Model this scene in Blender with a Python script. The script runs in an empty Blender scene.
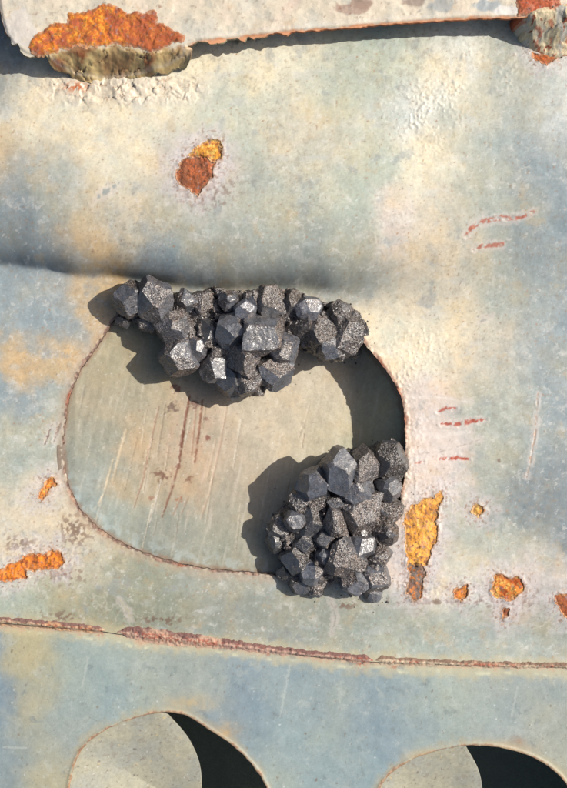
import bpy, bmesh, math, random
import numpy as np
from mathutils import Vector, Matrix, Quaternion, noise as mnoise

# ------------------------------------------------------------------ units
S = 0.0005            # metres per layout unit (one photograph pixel on the sheet)
CX, CY = 283.5, 394.0
D = 1300.0            # camera height in layout units
sc = bpy.context.scene

# ------------------------------------------------------------------ camera
cam_d = bpy.data.cameras.new('camera')
cam = bpy.data.objects.new('camera', cam_d)
sc.collection.objects.link(cam)
cam.location = (0, 0, D * S)
cam.rotation_euler = (0, 0, 0)
cam_d.sensor_fit = 'VERTICAL'
cam_d.sensor_height = 24.0
cam_d.lens = 24.0 * D / 788.0
cam_d.clip_start = 0.01
cam_d.clip_end = 100.0
sc.camera = cam

# ------------------------------------------------------------------ light
SUN_EL = math.radians(42.0)
SUN_DIR = Vector((0.965, 0.262, 0)).normalized() * math.cos(SUN_EL) + Vector((0, 0, math.sin(SUN_EL)))
world = bpy.data.worlds.new('World')
sc.world = world
world.use_nodes = True
wn = world.node_tree
for n in list(wn.nodes):
    wn.nodes.remove(n)
sky = wn.nodes.new('ShaderNodeTexSky')
sky.sky_type = 'NISHITA'
sky.sun_disc = False
sky.sun_elevation = SUN_EL
sky.dust_density = 4.0
sky.ozone_density = 0.3
sky.sun_rotation = math.atan2(SUN_DIR.x, SUN_DIR.y)
bg = wn.nodes.new('ShaderNodeBackground')
bg.inputs['Strength'].default_value = 0.078
wo = wn.nodes.new('ShaderNodeOutputWorld')
wn.links.new(sky.outputs[0], bg.inputs['Color'])
wn.links.new(bg.outputs[0], wo.inputs['Surface'])
sun_d = bpy.data.lights.new('sun', 'SUN')
sun_d.energy = 4.5
sun_d.angle = math.radians(0.53)
sun_d.color = (1.0, 0.925, 0.82)
sun = bpy.data.objects.new('sun', sun_d)
sc.collection.objects.link(sun)
sun.rotation_euler = SUN_DIR.to_track_quat('Z', 'Y').to_euler()
sun.location = SUN_DIR * 2
sc.view_settings.view_transform = 'Standard'
sc.view_settings.look = 'None'
sc.view_settings.exposure = 0.53
sc.view_settings.gamma = 1.0
sc.view_settings.use_curve_mapping = False
K_LIGHT = np.array([1.60, 1.50, 1.36])        # sunlit brightness of a white sheet at this exposure

# ------------------------------------------------------------------ noise and shape helpers
_r = np.random.RandomState(11)
TAB = _r.rand(16, 256, 256).astype(np.float32)

GX = np.cos(TAB * 2 * np.pi).astype(np.float32); GY = np.sin(TAB * 2 * np.pi).astype(np.float32)

def vnoise(X, Y, seed):
    """gradient noise, 0..1."""
    X = np.asarray(X, np.float32); Y = np.asarray(Y, np.float32)
    fx0 = np.floor(X); fy0 = np.floor(Y)
    fx = X - fx0; fy = Y - fy0
    a = (fx0.astype(np.int32) + (seed * 37)) & 255; b = (fy0.astype(np.int32) + (seed * 91)) & 255
    a1 = (a + 1) & 255; b1 = (b + 1) & 255
    gx, gy = GX[seed % 16], GY[seed % 16]
    ux = fx * fx * fx * (fx * (fx * 6 - 15) + 10); uy = fy * fy * fy * (fy * (fy * 6 - 15) + 10)
    g1, h1 = fx - 1, fy - 1
    p = gx[a, b] * fx + gy[a, b] * fy; q = gx[a1, b] * g1 + gy[a1, b] * fy
    r = gx[a, b1] * fx + gy[a, b1] * h1; t = gx[a1, b1] * g1 + gy[a1, b1] * h1
    p = p + (q - p) * ux; r = r + (t - r) * ux
    return .5 + .88 * (p + (r - p) * uy)

def fbm(X, Y, size, octv=4, seed=0, gain=0.5):
    """-1..1 noise with features about `size` units across."""
    out = 0; amp = 1.0; tot = 0; f = 1.0 / size
    c, s = 0.8, 0.6
    x, y = X * f, Y * f
    for k in range(octv):
        out = out + amp * (vnoise(x, y, seed + k * 3) * 2 - 1)
        tot += amp; amp *= gain
        x, y = (x * c - y * s) * 2.03 + 7.1, (x * s + y * c) * 2.03 + 3.7
    return out / tot * 1.6

def sstep(a, b, x):
    t = np.clip((x - a) / (b - a), 0, 1)
    return t * t * (3 - 2 * t)

def dots(X, Y, cell, prob, rmin, rmax, seed):
    """scattered dots: mask 0..1 and a random value for each."""
    ix = np.floor(X / cell).astype(np.int64); iy = np.floor(Y / cell).astype(np.int64)
    a = (ix + seed * 17) & 255; b = (iy + seed * 29) & 255
    r0, r1, r2, r3 = TAB[seed % 16][a, b], TAB[(seed + 1) % 16][a, b], TAB[(seed + 2) % 16][a, b], TAB[(seed + 3) % 16][a, b]
    rad = rmin + (rmax - rmin) * r0 ** 2
    cx = (ix + 0.5 + (r1 - 0.5) * (1 - 2 * rmax / cell)) * cell
    cy = (iy + 0.5 + (r2 - 0.5) * (1 - 2 * rmax / cell)) * cell
    d = np.hypot(X - cx, Y - cy)
    return np.where(r3 < prob, sstep(1.0, 0.45, d / rad), 0.0), TAB[(seed + 4) % 16][a, b]

def sd_poly(X, Y, poly):
    """distance to a polygon's outline, positive inside."""
    P = np.asarray(poly, float)
    d = np.full(X.shape, 1e9); inside = np.zeros(X.shape, bool)
    n = len(P)
    for i in range(n):
        ax, ay = P[i]; bx, by = P[(i + 1) % n]
        ex, ey = bx - ax, by - ay
        L = ex * ex + ey * ey + 1e-12
        t = np.clip(((X - ax) * ex + (Y - ay) * ey) / L, 0, 1)
        d = np.minimum(d, (X - ax - t * ex) ** 2 + (Y - ay - t * ey) ** 2)
        c = ((ay > Y) != (by > Y)) & (X < (bx - ax) * (Y - ay) / (by - ay + 1e-12) + ax)
        inside ^= c
    d = np.sqrt(d)
    return np.where(inside, d, -d)

def dist_line(X, Y, pts):
    """distance to an open polyline and the position 0..1 along it."""
    d = np.full(X.shape, 1e9); tt = np.zeros(X.shape)
    n = len(pts) - 1
    for i in range(n):
        (ax, ay), (bx, by) = pts[i], pts[i + 1]
        ex, ey = bx - ax, by - ay
        t = np.clip(((X - ax) * ex + (Y - ay) * ey) / (ex * ex + ey * ey + 1e-12), 0, 1)
        q = np.hypot(X - ax - t * ex, Y - ay - t * ey)
        tt = np.where(q < d, (i + t) / n, tt); d = np.minimum(d, q)
    return d, tt

def smooth_poly(pts, it=2):
    for _ in range(it):
        q = []
        for i in range(len(pts)):
            a = pts[i]; b = pts[(i + 1) % len(pts)]
            q.append((a[0] * .75 + b[0] * .25, a[1] * .75 + b[1] * .25))
            q.append((a[0] * .25 + b[0] * .75, a[1] * .25 + b[1] * .75))
        pts = q
    return pts

def Wp(px, py, z):
    """plan position of a point seen at a photograph pixel, given its height."""
    k = (D - z) / D
    return (CX + (px - CX) * k, CY + (py - CY) * k)

def WL(pts, z):
    return [Wp(x, y, z) for x, y in pts]

def lin(c):
    """colour seen in sunlight (0-255) to surface reflectance."""
    c = np.asarray(c, float) / 255.0
    return np.where(c <= 0.04045, c / 12.92, ((c + 0.055) / 1.055) ** 2.4) / K_LIGHT

def mix(a, b, m):
    m = np.asarray(m)[..., None]
    return a * (1 - m) + np.asarray(b) * m

def to_world(X, Y, Z):
    return np.stack([(X - CX) * S, (CY - Y) * S, Z * S], -1)

# ------------------------------------------------------------------ object helpers
def link(o, parent=None):
    sc.collection.objects.link(o)
    if parent is not None:
        o.parent = parent
    return o

def empty(name, loc=(0, 0, 0)):
    o = bpy.data.objects.new(name, None)
    o.empty_display_size = 0.02
    o.location = loc
    return link(o)

def tag(o, label, cat, group=None):
    o['label'] = label; o['category'] = cat
    if group: o['group'] = group

def make_mesh(name, V, F, mat, parent, col=None, rough=None, smooth=True):
    """V (n,3) in metres; F list of arrays (m,4) or (m,3)."""
    me = bpy.data.meshes.new(name)
    me.vertices.add(len(V)); me.vertices.foreach_set('co', V.astype(np.float32).ravel())
    loops = np.concatenate([f.ravel() for f in F]).astype(np.int32)
    tot = np.concatenate([np.full(len(f), f.shape[1]) for f in F]).astype(np.int32)
    start = np.concatenate([[0], np.cumsum(tot)[:-1]]).astype(np.int32)
    me.loops.add(len(loops)); me.loops.foreach_set('vertex_index', loops)
    me.polygons.add(len(tot)); me.polygons.foreach_set('loop_start', start); me.polygons.foreach_set('loop_total', tot)
    me.update(calc_edges=True)
    if smooth:
        me.polygons.foreach_set('use_smooth', np.ones(len(tot), bool))
    if col is not None:
        a = me.color_attributes.new('Col', 'FLOAT_COLOR', 'POINT')
        a.data.foreach_set('color', np.concatenate([col, np.ones((len(col), 1))], 1).astype(np.float32).ravel())
    if rough is not None:
        a = me.attributes.new('rough', 'FLOAT', 'POINT')
        a.data.foreach_set('value', rough.astype(np.float32))
    me.materials.append(mat)
    me.validate()
    o = bpy.data.objects.new(name, me)
    link(o, parent)
    if parent is not None:
        o.location = (0, 0, 0) if parent.parent is not None else -Vector(parent.location)
    return o

def build_sheet(name, xs, ys, sdf, zfun, colfun, mat, parent, profile=((0, 0), (.5, .5), (.6, 1.2), (.6, 5)), wallcol=None, bottom=None):
    """a height-field sheet cut to where sdf > 0, with a turned-down edge of real thickness."""
    X, Y = np.meshgrid(xs, ys)
    sd = sdf(X, Y)
    qc = (sd[:-1, :-1] + sd[1:, :-1] + sd[:-1, 1:] + sd[1:, 1:]) / 4
    keep = qc > 0
    # drop vertices that hang on a corner only
    ny, nx = X.shape
    pad = np.zeros((ny + 1, nx + 1), bool); pad[1:-1, 1:-1] = keep
    cnt = pad[:-1, :-1].astype(int) + pad[1:, :-1] + pad[:-1, 1:] + pad[1:, 1:]
    used = cnt > 0
    bnd = used & (cnt < 4)
    gy, gx = np.gradient(sd)
    dx = np.gradient(xs)[None, :]; dy = np.gradient(ys)[:, None]
    gx = gx / dx; gy = gy / dy
    gl = np.hypot(gx, gy) + 1e-9
    gx, gy = gx / gl, gy / gl
    near = bnd & (np.abs(sd) < 2.5)
    step = np.clip(sd / np.maximum(gl, .5), -1.2, 1.2)
    X = np.where(near, X - gx * step, X); Y = np.where(near, Y - gy * step, Y)
    Z = zfun(X, Y)
    C, R = colfun(X, Y, Z)
    idx = np.full(X.shape, -1); idx[used] = np.arange(used.sum())
    q = np.stack([idx[1:, :-1][keep], idx[1:, 1:][keep], idx[:-1, 1:][keep], idx[:-1, :-1][keep]], -1)
    V = [np.stack([X[used], Y[used], Z[used]], -1)]
    Cs = [C[used]]; Rs = [R[used]]; F = [q]
    n0 = used.sum()
    # edge pieces
    e = []
    I = idx
    k = pad[1:-1, 1:-1]
    up = k & ~pad[:-2, 1:-1]; e.append(np.stack([I[:-1, :-1][up], I[:-1, 1:][up]], -1))
    dn = k & ~pad[2:, 1:-1]; e.append(np.stack([I[1:, 1:][dn], I[1:, :-1][dn]], -1))
    lf = k & ~pad[1:-1, :-2]; e.append(np.stack([I[1:, :-1][lf], I[:-1, :-1][lf]], -1))
    rt = k & ~pad[1:-1, 2:]; e.append(np.stack([I[:-1, 1:][rt], I[1:, 1:][rt]], -1))
    e = np.concatenate(e)
    ub, inv = np.unique(e, return_inverse=True); inv = inv.reshape(e.shape)
    bx, by, bz = V[0][ub].T
    g = np.stack([gx[used][ub], gy[used][ub]], -1)
    bc, br = Cs[0][ub], Rs[0][ub]
    m = len(ub); off = n0
    rows = len(profile)
    for r, (o_, d_) in enumerate(profile):
        wx = bx - g[:, 0] * o_; wy = by - g[:, 1] * o_
        V.append(np.stack([wx, wy, bz - d_ if np.isscalar(d_) else d_(wx, wy, bz)], -1))
        if wallcol is None:
            Cs.append(bc); Rs.append(br)
        else:
            c_, r_ = wallcol(wx, wy, r / max(1, rows - 1), bc, br); Cs.append(c_); Rs.append(r_)
        if r:
            a0 = off + (r - 1) * m; a1 = off + r * m
            F.append(np.stack([a0 + inv[:, 0], a0 + inv[:, 1], a1 + inv[:, 1], a1 + inv[:, 0]], -1))
    off += rows * m
    if bottom is not None:
        zb = bottom(X[used], Y[used])
        V.append(np.stack([X[used], Y[used], zb], -1)); Cs.append(C[used]); Rs.append(R[used])
        F.append(q[:, ::-1] + off)
    V = np.concatenate(V)
    return make_mesh(name, to_world(V[:, 0], V[:, 1], V[:, 2]), F, mat, parent, np.concatenate(Cs), np.concatenate(Rs))

# ------------------------------------------------------------------ materials
def coat_material(name, var_scale, var_amt, bump_scale, bump_dist, spec=0.4):
    """weathered paint or rust: pigment from the surface's own colour attribute, grain and fine relief from noise."""
    m = bpy.data.materials.new(name); m.use_nodes = True
    nt = m.node_tree; N = nt.nodes; L = nt.links
    b = N['Principled BSDF']
    at = N.new('ShaderNodeVertexColor'); at.layer_name = 'Col'
    ra = N.new('ShaderNodeAttribute'); ra.attribute_name = 'rough'
    tc = N.new('ShaderNodeTexCoord')
    n1 = N.new('ShaderNodeTexNoise'); n1.inputs['Scale'].default_value = var_scale; n1.inputs['Detail'].default_value = 6; n1.inputs['Roughness'].default_value = .7
    L.new(tc.outputs['Object'], n1.inputs['Vector'])
    mr = N.new('ShaderNodeMapRange'); mr.inputs['From Min'].default_value = .25; mr.inputs['From Max'].default_value = .75
    mr.inputs['To Min'].default_value = 1 - var_amt; mr.inputs['To Max'].default_value = 1 + var_amt
    L.new(n1.outputs['Fac'], mr.inputs['Value'])
    mu = N.new('ShaderNodeVectorMath'); mu.operation = 'SCALE'
    L.new(at.outputs['Color'], mu.inputs[0]); L.new(mr.outputs[0], mu.inputs['Scale'])
    L.new(mu.outputs[0], b.inputs['Base Color'])
    n2 = N.new('ShaderNodeTexNoise'); n2.inputs['Scale'].default_value = bump_scale; n2.inputs['Detail'].default_value = 5; n2.inputs['Roughness'].default_value = .65
    L.new(tc.outputs['Object'], n2.inputs['Vector'])
    bp = N.new('ShaderNodeBump'); bp.inputs['Strength'].default_value = 1.0; bp.inputs['Distance'].default_value = bump_dist
    L.new(n2.outputs['Fac'], bp.inputs['Height']); L.new(bp.outputs[0], b.inputs['Normal'])
    L.new(ra.outputs['Fac'], b.inputs['Roughness'])
    b.inputs['Specular IOR Level'].default_value = spec
    return m

M_PAINT = coat_material('weathered_paint', 2200, .11, 1800, .00007)
M_RUST = coat_material('flaking_rust', 1100, .24, 1300, .00022, .25)

def crystal_material(name, dark, pale, sparkle):
    m = bpy.data.materials.new(name); m.use_nodes = True
    nt = m.node_tree; N = nt.nodes; L = nt.links
    b = N['Principled BSDF']
    tc = N.new('ShaderNodeTexCoord')
    geo = N.new('ShaderNodeNewGeometry')
    at = N.new('ShaderNodeAttribute'); at.attribute_name = 'grit'
    ti = N.new('ShaderNodeAttribute'); ti.attribute_name = 'tone'
    vo = N.new('ShaderNodeTexVoronoi'); vo.inputs['Scale'].default_value = 3500
    L.new(geo.outputs['Position'], vo.inputs['Vector'])
    vs = N.new('ShaderNodeTexVoronoi'); vs.inputs['Scale'].default_value = 3000
    L.new(geo.outputs['Position'], vs.inputs['Vector'])
    no = N.new('ShaderNodeTexNoise'); no.inputs['Scale'].default_value = 500; no.inputs['Detail'].default_value = 6; no.inputs['Roughness'].default_value = .7
    L.new(geo.outputs['Position'], no.inputs['Vector'])
    # colour: smooth steel-grey faces tinted blue for sky reflection, broken faces brown with pale grains
    sep = N.new('ShaderNodeSeparateColor'); L.new(vo.outputs['Color'], sep.inputs[0])
    cr = N.new('ShaderNodeValToRGB'); e = cr.color_ramp
    e.elements[0].position = 0.0; e.elements[0].color = (*[c * .45 for c in dark], 1)
    e.elements[1].position = .66; e.elements[1].color = (*dark, 1)
    x = e.elements.new(.86); x.color = (*pale, 1)
    x = e.elements.new(1.0); x.color = (*[min(.6, c * 1.7) for c in pale], 1)
    L.new(sep.outputs[0], cr.inputs[0])
    sm = N.new('ShaderNodeValToRGB'); e = sm.color_ramp
    e.elements[0].position = .25; e.elements[0].color = (.020, .023, .030, 1)
    e.elements[1].position = .75; e.elements[1].color = (.070, .078, .098, 1)
    L.new(no.outputs['Fac'], sm.inputs[0])
    # pale grains also sprinkle the smooth faces a little
    g2 = N.new('ShaderNodeMath'); g2.operation = 'MULTIPLY_ADD'; g2.use_clamp = True
    nm = N.new('ShaderNodeMath'); nm.operation = 'MULTIPLY_ADD'; nm.inputs[1].default_value = 2.2; nm.inputs[2].default_value = -1.1
    L.new(no.outputs['Fac'], nm.inputs[0])
    bk = N.new('ShaderNodeTexNoise'); bk.inputs['Scale'].default_value = 190; bk.inputs['Detail'].default_value = 7; bk.inputs['Roughness'].default_value = .75
    L.new(geo.outputs['Position'], bk.inputs['Vector'])
    bm_ = N.new('ShaderNodeMath'); bm_.operation = 'MULTIPLY_ADD'; bm_.inputs[1].default_value = 4.4; bm_.inputs[2].default_value = -2.2
    L.new(bk.outputs['Fac'], bm_.inputs[0])
    L.new(bm_.outputs[0], g2.inputs[0]); g2.inputs[1].default_value = .6; L.new(at.outputs['Fac'], g2.inputs[2])
    mx = N.new('ShaderNodeMix'); mx.data_type = 'RGBA'
    L.new(g2.outputs[0], mx.inputs['Factor']); L.new(sm.outputs[0], mx.inputs[6]); L.new(cr.outputs[0], mx.inputs[7])
    lo = N.new('ShaderNodeTexNoise'); lo.inputs['Scale'].default_value = 160; lo.inputs['Detail'].default_value = 5; lo.inputs['Roughness'].default_value = .65
    L.new(geo.outputs['Position'], lo.inputs['Vector'])
    lm = N.new('ShaderNodeMapRange'); lm.inputs['From Min'].default_value = .32; lm.inputs['From Max'].default_value = .68; lm.inputs['To Min'].default_value = .5; lm.inputs['To Max'].default_value = 1.5
    L.new(lo.outputs['Fac'], lm.inputs['Value'])
    lt = N.new('ShaderNodeMath'); lt.operation = 'MULTIPLY'; L.new(lm.outputs[0], lt.inputs[0]); L.new(ti.outputs['Fac'], lt.inputs[1])
    ml = N.new('ShaderNodeVectorMath'); ml.operation = 'SCALE'
    L.new(mx.outputs[2], ml.inputs[0]); L.new(lt.outputs[0], ml.inputs['Scale'])
    L.new(ml.outputs[0], b.inputs['Base Color'])
    # relief: noise bump, then each grain tips its own way
    bp = N.new('ShaderNodeBump'); bp.inputs['Distance'].default_value = .0006
    st = N.new('ShaderNodeMath'); st.operation = 'MULTIPLY_ADD'; st.inputs[1].default_value = .75; st.inputs[2].default_value = .2
    L.new(at.outputs['Fac'], st.inputs[0]); L.new(st.outputs[0], bp.inputs['Strength'])
    L.new(no.outputs['Fac'], bp.inputs['Height'])
    sub = N.new('ShaderNodeVectorMath'); sub.operation = 'SUBTRACT'; sub.inputs[1].default_value = (.5, .5, .5)
    L.new(vs.outputs['Color'], sub.inputs[0])
    sca = N.new('ShaderNodeVectorMath'); sca.operation = 'SCALE'; L.new(sub.outputs[0], sca.inputs[0])
    am = N.new('ShaderNodeMath'); am.operation = 'MULTIPLY_ADD'; am.inputs[1].default_value = sparkle; am.inputs[2].default_value = .05
    L.new(g2.outputs[0], am.inputs[0]); L.new(am.outputs[0], sca.inputs['Scale'])
    ad = N.new('ShaderNodeVectorMath'); ad.operation = 'ADD'; L.new(bp.outputs[0], ad.inputs[0]); L.new(sca.outputs[0], ad.inputs[1])
    nz = N.new('ShaderNodeVectorMath'); nz.operation = 'NORMALIZE'; L.new(ad.outputs[0], nz.inputs[0])
    L.new(nz.outputs[0], b.inputs['Normal'])
    rr = N.new('ShaderNodeMapRange'); rr.inputs['To Min'].default_value = .50; rr.inputs['To Max'].default_value = .46
    L.new(g2.outputs[0], rr.inputs['Value'])
    rg = N.new('ShaderNodeSeparateColor'); L.new(vs.outputs['Color'], rg.inputs[0])
    rv = N.new('ShaderNodeMath'); rv.operation = 'MULTIPLY_ADD'; rv.inputs[1].default_value = .5; rv.inputs[2].default_value = -.28
    L.new(rg.outputs[2], rv.inputs[0])
    ra2 = N.new('ShaderNodeMath'); ra2.operation = 'ADD'; L.new(rr.outputs[0], ra2.inputs[0]); L.new(rv.outputs[0], ra2.inputs[1])
    L.new(ra2.outputs[0], b.inputs['Roughness'])
    b.inputs['Specular IOR Level'].default_value = .85
    b.inputs['IOR'].default_value = 1.75
    return m

M_CRYSTAL = crystal_material('garnet_crystal', (.040, .029, .024), (.140, .100, .082), 1.05)
M_MATRIX = crystal_material('crystal_matrix', (.032, .024, .021), (.12, .088, .074), 1.0)

# ------------------------------------------------------------------ the lie of the sheets
RECESS = smooth_poly([(122, 306), (98, 345), (72, 382), (63, 428), (65, 480), (82, 516), (128, 549), (190, 567), (250, 573), (300, 577),
                      (352, 578), (385, 545), (402, 500), (406, 450), (405, 408), (393, 378), (370, 350), (340, 312), (300, 300), (200, 298)], 2)
HOLE_A = smooth_poly([(64, 800), (72, 764), (86, 744), (112, 728), (140, 719), (165, 714), (188, 719), (205, 731), (232, 748), (252, 768),
                      (268, 792), (276, 830), (262, 880), (210, 915), (150, 920), (95, 900), (66, 850)], 2)
HOLE_B = smooth_poly([(372, 815), (383, 786), (400, 770), (425, 758), (452, 751), (476, 748), (505, 751), (535, 760), (558, 774), (576, 796),
                      (588, 840), (570, 895), (520, 925), (450, 925), (395, 900), (372, 860)], 2)

def glide(X, xs, ys, soft=36):
    """interpolation without kinks."""
    g = np.arange(-420.0, 1020.0, 4.0)
    v = np.interp(g, xs, ys); k = int(soft / 4)
    for _ in range(3):
        v = np.convolve(np.pad(v, k, mode='edge'), np.ones(2 * k + 1) / (2 * k + 1), 'valid')
    i = np.clip((X + 420.0) / 4.0, 0, len(g) - 2.001)
    j = i.astype(np.int64); f = i - j
    return v[j] * (1 - f) + v[j + 1] * f

def crease_y(X):
    return glide(X, [-300, 0, 60, 120, 200, 330, 400, 500, 900], [256, 264, 270, 279, 287, 288, 284, 270, 258])

def H(X, Y):
    """the upper sheet: a rolled bulge above the crease, flat below, dropping slightly to the weld."""
    cy = crease_y(X)
    sharp = glide(X, [-300, 0, 110, 190, 330, 400, 470, 900], [14, 18, 34, 52, 52, 40, 10, 4])
    run = glide(X, [-300, 0, 110, 190, 330, 400, 470, 900], [7, 7, 11, 17, 18, 28, 40, 44])
    w = glide(X, [-300, 0, 330, 400, 470, 900], [1.4, 1.4, 2.0, 9, 24, 28])
    d = np.logaddexp(0, (cy - Y + 2.0 * fbm(X, Y * .1, 60, 2, 4)) / w) * w
    up = sharp * (1 - np.exp(-d / run)) + (56 - sharp) * (1 - np.exp(-d / 75))
    z = up + 1.4 * fbm(X, Y, 120, 3, 2) * sstep(0, 60, np.abs(Y - cy))
    z = z - 12 * sstep(585, 650, Y)
    z = z - 1.8 * np.exp(-((Y - 592) / 10) ** 2) * sstep(395, 420, X)
    return z

def H_low(X, Y):
    return -13.5 + 1.2 * fbm(X, Y, 140, 3, 5) - 4 * sstep(660, 900, Y)

def seam_y(X):
    return np.interp(X, [-300, 0, 100, 118, 200, 300, 372, 470, 567, 900], [605, 623, 632, 635, 644, 656, 663, 667, 669, 676])

def H_rec(X, Y):
    u = np.clip((X - 75) / 325.0, 0, 1.25)
    v = sstep(0, 1, (574 - Y) / 130.0)
    return H(X, np.maximum(Y, 330)) * sstep(330, 300, Y) * 0 - 1.2 - (53 * u ** 1.0 - 34 * sstep(352, 412, X)) * (0.25 + 0.75 * v) + 0.8 * fbm(X, Y, 60, 3, 8)

# ------------------------------------------------------------------ colour fields
CREAM, BEIGE, TAN = (236, 222, 190), (218, 202, 174), (214, 180, 130)
BLUE, GREY, GREEN, PINK = (154, 163, 162), (180, 180, 162), (186, 190, 168), (222, 203, 188)
DBLUE, PALE = (128, 136, 136), (216, 215, 202)
BLOBS = [  # x, y, radius, colour
    (-10, 90, 34, DBLUE), (-5, 200, 40, BLUE), (18, 235, 30, DBLUE), (10, 160, 26, TAN), (45, 120, 40, CREAM), (50, 180, 28, BLUE),
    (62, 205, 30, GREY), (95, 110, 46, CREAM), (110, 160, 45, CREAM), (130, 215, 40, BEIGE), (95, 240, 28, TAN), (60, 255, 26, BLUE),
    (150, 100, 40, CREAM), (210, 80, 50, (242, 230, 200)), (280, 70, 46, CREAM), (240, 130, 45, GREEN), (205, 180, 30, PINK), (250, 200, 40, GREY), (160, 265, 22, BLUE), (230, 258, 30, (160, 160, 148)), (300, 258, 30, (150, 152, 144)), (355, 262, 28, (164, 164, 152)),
    (180, 225, 36, GREY), (300, 150, 44, BEIGE), (330, 95, 36, GREEN), (385, 70, 36, GREEN), (340, 200, 50, GREEN), (300, 225, 44, GREY), (415, 120, 30, PALE),
    (410, 165, 26, CREAM), (450, 90, 40, CREAM), (450, 62, 20, PALE), (500, 90, 40, GREY), (520, 135, 34, BLUE), (470, 150, 34, GREY), (560, 120, 36, PALE),
    (548, 190, 36, BLUE), (490, 205, 40, GREY), (395, 228, 24, PINK), (440, 235, 30, BEIGE), (430, 280, 40, BEIGE), (545, 250, 44, BLUE), (500, 290, 40, GREY),
    (20, 300, 30, BLUE), (60, 320, 34, BLUE), (95, 300, 26, TAN), (25, 355, 20, TAN), (55, 360, 16, TAN), (100, 340, 20, TAN), (15, 395, 28, BLUE), (45, 420, 22, GREY),
    (15, 450, 34, GREY), (40, 520, 34, BEIGE), (90, 560, 26, BEIGE), (20, 600, 30, GREEN), (15, 540, 20, BEIGE),
    (430, 340, 40, CREAM), (480, 350, 36, BEIGE), (540, 345, 44, BLUE), (425, 400, 32, PINK), (500, 400, 36, GREY), (555, 420, 36, BLUE), (430, 450, 30, PINK),
    (500, 455, 30, GREY), (550, 490, 40, DBLUE), (470, 540, 30, GREY), (415, 560, 34, PINK), (455, 585, 30, CREAM), (520, 590, 30, PINK), (510, 540, 26, GREY),
    (130, 595, 50, (158, 158, 134)), (230, 610, 50, (164, 164, 148)), (300, 625, 40, (168, 168, 150)), (410, 630, 30, (172, 176, 160)), (500, 640, 50, (170, 176, 164)), (60, 600, 30, (176, 168, 136)),
    (560, 640, 40, (172, 172, 156))]
BLOBS_LOW = [(-10, 690, 30, (128, 146, 160)), (0, 760, 40, (138, 152, 158)), (28, 662, 22, (182, 172, 138)), (30, 705, 20, (176, 170, 144)), (32, 745, 20, (174, 170, 146)), (34, 785, 22, (178, 172, 146)),
    (80, 670, 34, (158, 170, 166)), (120, 700, 40, (152, 166, 166)), (180, 680, 40, (162, 168, 160)), (235, 715, 40, (136, 152, 162)), (260, 690, 30, (144, 160, 168)),
    (300, 760, 50, (150, 166, 168)), (330, 700, 40, (146, 160, 164)), (390, 720, 40, (142, 158, 166)), (440, 700, 40, (160, 172, 168)), (520, 710, 44, (154, 164, 164)),
    (560, 750, 40, (168, 170, 158)), (270, 790, 30, (160, 170, 166)), (470, 680, 30, (172, 178, 168)), (60, 730, 24, (158, 166, 162)), (340, 790, 30, (150, 166, 170))]
BLOBS_REC = [(75, 400, 30, (186, 178, 156)), (90, 450, 30, (168, 172, 160)), (85, 490, 24, (172, 182, 178)), (120, 400, 26, (178, 172, 150)), (130, 350, 40, (186, 178, 150)),
    (128, 440, 18, (206, 180, 144)), (115, 490, 12, (208, 184, 146)), (160, 420, 24, (192, 182, 158)), (160, 490, 20, (196, 180, 152)), (200, 440, 34, (204, 188, 166)),
    (190, 480, 20, (202, 180, 148)), (170, 535, 40, (164, 170, 160)), (110, 520, 24, (176, 186, 178)), (230, 480, 34, (190, 180, 162)), (230, 550, 40, (184, 184, 168)),
    (290, 420, 46, (214, 202, 180)), (270, 500, 36, (198, 186, 164)), (330, 390, 36, (220, 208, 186)), (340, 450, 40, (204, 198, 172)), (380, 430, 40, (200, 200, 172)), (300, 560, 40, (186, 182, 164))]

def blob_field(X, Y, blobs, warp=14, seed=1):
    wx = X + warp * fbm(X, Y, 50, 4, seed) + warp * .35 * fbm(X, Y, 12, 3, seed + 2)
    wy = Y + warp * fbm(X, Y, 50, 4, seed + 5) + warp * .35 * fbm(X, Y, 12, 3, seed + 7)
    num = np.zeros(X.shape + (3,)); den = np.full(X.shape, 1e-9)
    num += 1e-9 * lin((190, 185, 170))
    for x, y, r, c in blobs:
        w = np.exp(-((wx - x) ** 2 + (wy - y) ** 2) / (r * r) * 1.1) + 1e-4 / (1 + ((X - x) ** 2 + (Y - y) ** 2) / 900)
        num += w[..., None] * lin(c); den += w
    return num / den[..., None]

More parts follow.
